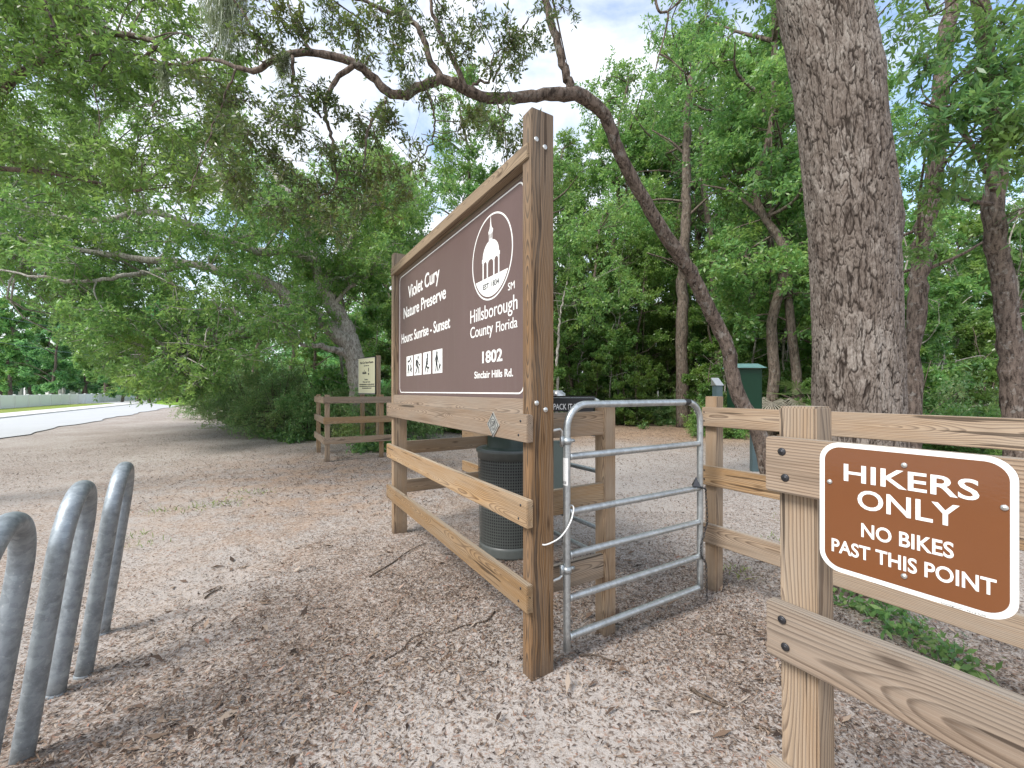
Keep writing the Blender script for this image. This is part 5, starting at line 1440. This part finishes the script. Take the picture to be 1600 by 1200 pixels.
# ================================================================== LITTER, GRASS, STICKS
def litter(n, dens, size, name, label, seed, region):
    rng = np.random.default_rng(seed)
    X = rng.uniform(region[0], region[1], n); Y = rng.uniform(region[2], region[3], n)
    vis = np.abs(X) < Y * 1.35 + .6
    d = dens(X, Y) * (.55 + .9 * vnoise(X * 1.7, Y * 1.7, seed)) * (.5 + vnoise(X * 6, Y * 6, seed + 1))
    k = vis & (rng.uniform(0, 1, n) < d); X, Y = X[k], Y[k]; m = len(X)
    thin = (rng.uniform(0, 1, (m, 1)) < .16)
    a = rng.uniform(0, 2 * PI, m); tl = rng.normal(0, .28, (m, 2))
    Ls = size * rng.uniform(.45, 1.3, (m, 1)); Ls = np.where(thin, Ls * 1.7, Ls); Ws = Ls * np.where(thin, .05, rng.uniform(.20, .36, (m, 1))) * .5
    d_ = nrm(np.stack([np.cos(a), np.sin(a), tl[:, 0]], -1)); q = nrm(np.cross(np.stack([tl[:, 1], 0 * a, 1 + 0 * a], -1), d_))
    c = np.stack([X, Y, ground_h(X, Y) + .004 + np.abs(tl[:, 0]) * Ls[:, 0] * .5 + rng.uniform(0, .004, m)], -1)
    up = np.cross(d_, q) * Ls * rng.normal(0, .12, (m, 1))
    V = np.stack([c - d_ * Ls / 2, c + q * Ws + up, c + d_ * Ls / 2, c - q * Ws + up], 1).reshape(-1, 3)
    o = link(bpy.data.objects.new(name, quads_mesh(name, V, LITTER))); tag(o, label, 'leaf litter', kind='stuff')
G = lambda X, Y, cx, cy, s: np.exp(-(((X - cx) ** 2 + (Y - cy) ** 2) / s ** 2))
litter(260000, lambda X, Y: .10 + .70 * G(X, Y, -1.7, 1.4, .95) + .80 * G(X, Y, -.6, 3.3, 1.2) + .6 * G(X, Y, 2.1, 2.1, 1.2) + .35 * G(X, Y, 1.3, 3.2, 1.0) + .25 * G(X, Y, -1.6, 2.8, 1.0), .022, 'leaf_litter', 'carpet of small brown dead oak leaves around the rack and sign', 701, (-4.2, 3.6, .9, 5.2))
litter(200000, lambda X, Y: .14 + .62 * G(X, Y, -3.2, 8.6, 3.0) + .4 * G(X, Y, -.5, 6.2, 2.2) + .3 * G(X, Y, 5, 14, 5) , .044, 'scattered_leaves', 'tan dead leaves scattered over the sand toward the far fence', 702, (-12, 14, 5.0, 17))
litter(5200, lambda X, Y: .02 + .9 * G(X, Y, -1.5, 1.35, .75) + .45 * G(X, Y, -.5, 3.0, .8) + .35 * G(X, Y, 2.0, 2.2, .9), .055, 'oak_leaves', 'drift of whole brown oak leaves around the bike hoops', 704, (-3.2, 3.2, .9, 4.6))
litter(300, lambda X, Y: 1 + 0 * X, .085, 'fallen_leaves', 'few larger rusty fallen leaves lying on the near sand', 703, (-2.6, 2.2, 1.5, 4.2))

def tufts(spots, name, label, seed, blade=.10, n=26, mat=GRASSM, rad=.12):
    rng = np.random.default_rng(seed); Q = []
    for x, y, s_ in spots:
        for i in range(int(n * s_)):
            p = np.array([x + rng.normal(0, rad * s_), y + rng.normal(0, rad * s_), 0.0]); L0 = blade * rng.uniform(.4, 1.2); d = nrm(np.array([rng.normal(0, .6), rng.normal(0, .6), 1.0]))
            q = nrm(np.cross(d, rng.normal(0, 1, 3))) * .003; m_ = p + d * L0 * .6; t = p + d * L0 + np.array([d[0], d[1], -.2]) * L0 * .4
            Q.append(np.array([p - q, p + q, m_ + q, m_ - q])); Q.append(np.array([m_ - q, m_ + q, t, t]))
    o = link(bpy.data.objects.new(name, quads_mesh(name, np.vstack(Q), mat))); tag(o, label, 'grass', kind='stuff')
sp = [tuple(ground_at(*p)[:2]) + (s_,) for p, s_ in (((216, 850), .7), ((210, 838), .5), ((330, 790), 1.2), ((360, 785), 1.0), ((300, 795), .9), ((400, 770), 1.2), ((240, 800), .7), ((1155, 890), .5), ((1160, 900), .5), ((1190, 752), 1.0), ((1215, 755), .8), ((1170, 756), .7), ((1240, 812), .9), ((1260, 800), .8), ((1215, 845), .6))]
tufts(sp, 'grass_tufts', 'sparse short grass tufts growing in the sand', 801, .06, 34)

def ground_plant(seed, label):
    rng = np.random.default_rng(seed); T = 16
    D = nrm(np.stack([rng.normal(0, 1, T), rng.normal(0, 1, T), rng.uniform(.4, 1.3, T)], -1)); P_ = np.zeros((T, 3))
    V = leaf_quads(rng, P_, D, 6, .17, .06, .026, .2)
    root = empty('ground_plant', label, 'plant', (0, 0, 0)); link(bpy.data.objects.new('leaves', quads_mesh('leaves', V, LEAF_BROAD)), root)
    return root
gp = None
for k, (u, v) in enumerate(((1345, 925), (1372, 936), (1400, 948), (1330, 950), (1420, 975), (1365, 962), (1445, 1000), (1395, 985), (1470, 1020), (1500, 1050), (1385, 925), (1430, 940))):
    o = ground_plant(900, 'x') if k == 0 else copy_thing(gp, (0, 0, 0), 0, 1)
    if k == 0: gp = o
    p = ground_at(u, v); o.location = (p[0], p[1], .0); o.rotation_euler = (0, 0, k * 2.1); o.scale = (.82 + .22 * math.sin(k * 3),) * 3
    o['label'] = 'low green leafy weed on the ground below the brown sign, behind the grey fence'; o['group'] = 'weeds behind the grey fence'

for k in range(64):
    u, v = [(pr.uniform(345, 500), 0), (pr.uniform(545, 640), 0), (pr.uniform(890, 1100), 0), (pr.uniform(1120, 1290), 0)][k % 4]
    v = [np.interp(u, [345, 420, 500], [655, 684, 690]), 702, np.interp(u, [890, 1100], [662, 668]), 676][k % 4] + pr.uniform(-4, 5)
    o = copy_thing(gp, (0, 0, 0), 0, 1); p = ground_at(u, v); o.location = (p[0], p[1], 0); o.rotation_euler = (0, 0, k * 1.9); o.scale = (pr.uniform(1.3, 2.6),) * 3
    o['label'] = ('leafy weed sprouting along the foot of the hedge by the left fence', 'leafy weed below the notice board at the left fence', 'leafy weed at the edge of the pine straw behind the gate', 'leafy weed on the far side of the back fence, left of the big trunk')[k % 4]
    o['group'] = ('weeds along the hedge', 'weeds below the notice board', 'weeds behind the gate', 'weeds beyond the back fence')[k % 4]

STICK = mat_bark('stick_bark', (.17, .13, .10), (.05, .038, .03), 2.0)
def stick(p0, p1, r, label, seed, mid=.06):
    rng = np.random.default_rng(seed); a, b = ground_at(*p0), ground_at(*p1)
    pts = smooth_path([a, a * .66 + b * .34 + rng.normal(0, mid * .3, 3) * np.array([1, 1, 0]), a * .33 + b * .67 + rng.normal(0, mid * .3, 3) * np.array([1, 1, 0]), b], 14)
    pts[:, 2] = ground_h(pts[:, 0], pts[:, 1]) + r * .8 + .003
    o = Geo().tube(pts, np.linspace(r, r * .45, 14), 7, jitter=.1, rng=rng).obj('fallen_stick', STICK); tag(o, label, 'stick', 'fallen sticks on the sand')
stick((577, 902), (667, 847), .006, 'thin fallen stick under the lowest sign rail, left part', 1)
stick((600, 1030), (677, 985), .0045, 'thin stick on open sand left of the near sign post', 2)
stick((773, 958), (700, 988), .006, 'dark forked stick just left of the near sign post', 3)
stick((1080, 1080), (1136, 1108), .010, 'thick piece of bark lying left of the grey fence post', 4)
stick((1100, 985), (1150, 1000), .006, 'thin twig on the sand right of the gate foot', 5)
stick((905, 1028), (968, 1036), .006, 'pale curved twig lying at the foot of the gate', 6)
stick((1180, 1140), (1222, 1150), .007, 'short twig beside the foot of the grey fence post', 7)
stick((40, 1110), (62, 1165), .006, 'thin twig among the leaves by the bike hoops', 8)
stick((320, 935), (345, 915), .006, 'short dark twig on the sand right of the bike hoops', 9)
stick((300, 985), (322, 960), .005, 'thinnest twig on the sand below the short dark one', 10)

# ================================================================== SKY, SUN, CAMERA
SUN_EL, SUN_AZ = 47.0, 228.0      # azimuth measured clockwise from +Y
w = bpy.data.worlds.new('World'); scene.world = w; w.use_nodes = True
t = w.node_tree; t.nodes.clear()
sky = N(t, 'ShaderNodeTexSky'); sky.sky_type = 'NISHITA'; sky.sun_disc = False
sky.sun_elevation = R(SUN_EL); sky.sun_rotation = R(SUN_AZ); sky.air_density = 1.2; sky.dust_density = 1.5; sky.ozone_density = 1.0
tc = N(t, 'ShaderNodeTexCoord').outputs['Generated']
cl = noise(t, mapping(t, tc, (1, 1, 1.8)), 2.6, 8, .58, .3)
cov = ramp(t, cl, [(.36, 0.0), (.55, 1.0)])
cl2 = noise(t, tc, 6.0, 6, .6)
cc = mix(t, ramp(t, cl2, [(.3, 0.0), (.7, 1.0)]), (3.1, 3.35, 3.75), (4.5, 4.65, 4.9))
c = mix(t, math_(t, 'MULTIPLY', cov, .97), sky.outputs[0], cc)
bg = N(t, 'ShaderNodeBackground'); L(t, c, bg.inputs['Color']); bg.inputs['Strength'].default_value = .15
wo = N(t, 'ShaderNodeOutputWorld'); L(t, bg.outputs[0], wo.inputs['Surface'])

sd = bpy.data.lights.new('sun', 'SUN'); sd.energy = 2.1; sd.angle = R(22); sd.color = (1.0, .96, .90)
so = bpy.data.objects.new('sun', sd); COL.objects.link(so)
az, el = R(SUN_AZ), R(SUN_EL)
dvec = Vector((math.sin(az) * math.cos(el), math.cos(az) * math.cos(el), math.sin(el)))
so.rotation_euler = dvec.to_track_quat('Z', 'Y').to_euler(); so.location = dvec * 50

cd = bpy.data.cameras.new('camera'); cam = bpy.data.objects.new('camera', cd); COL.objects.link(cam)
cam.location = (0, 0, H); cam.rotation_euler = (R(90), 0, 0)
cd.sensor_width = 36; cd.lens = FPX / 1600 * 36; cd.shift_y = 11 / 1600
cd.clip_start = .02; cd.clip_end = 3000
scene.camera = cam
vs = scene.view_settings
vs.view_transform = 'Standard'; vs.look = 'None'; vs.gamma = 1.0; vs.use_curve_mapping = False; vs.exposure = 1.12
scene.cycles.max_bounces = 10; scene.cycles.transparent_max_bounces = 8; scene.cycles.diffuse_bounces = 7; scene.cycles.transmission_bounces = 4
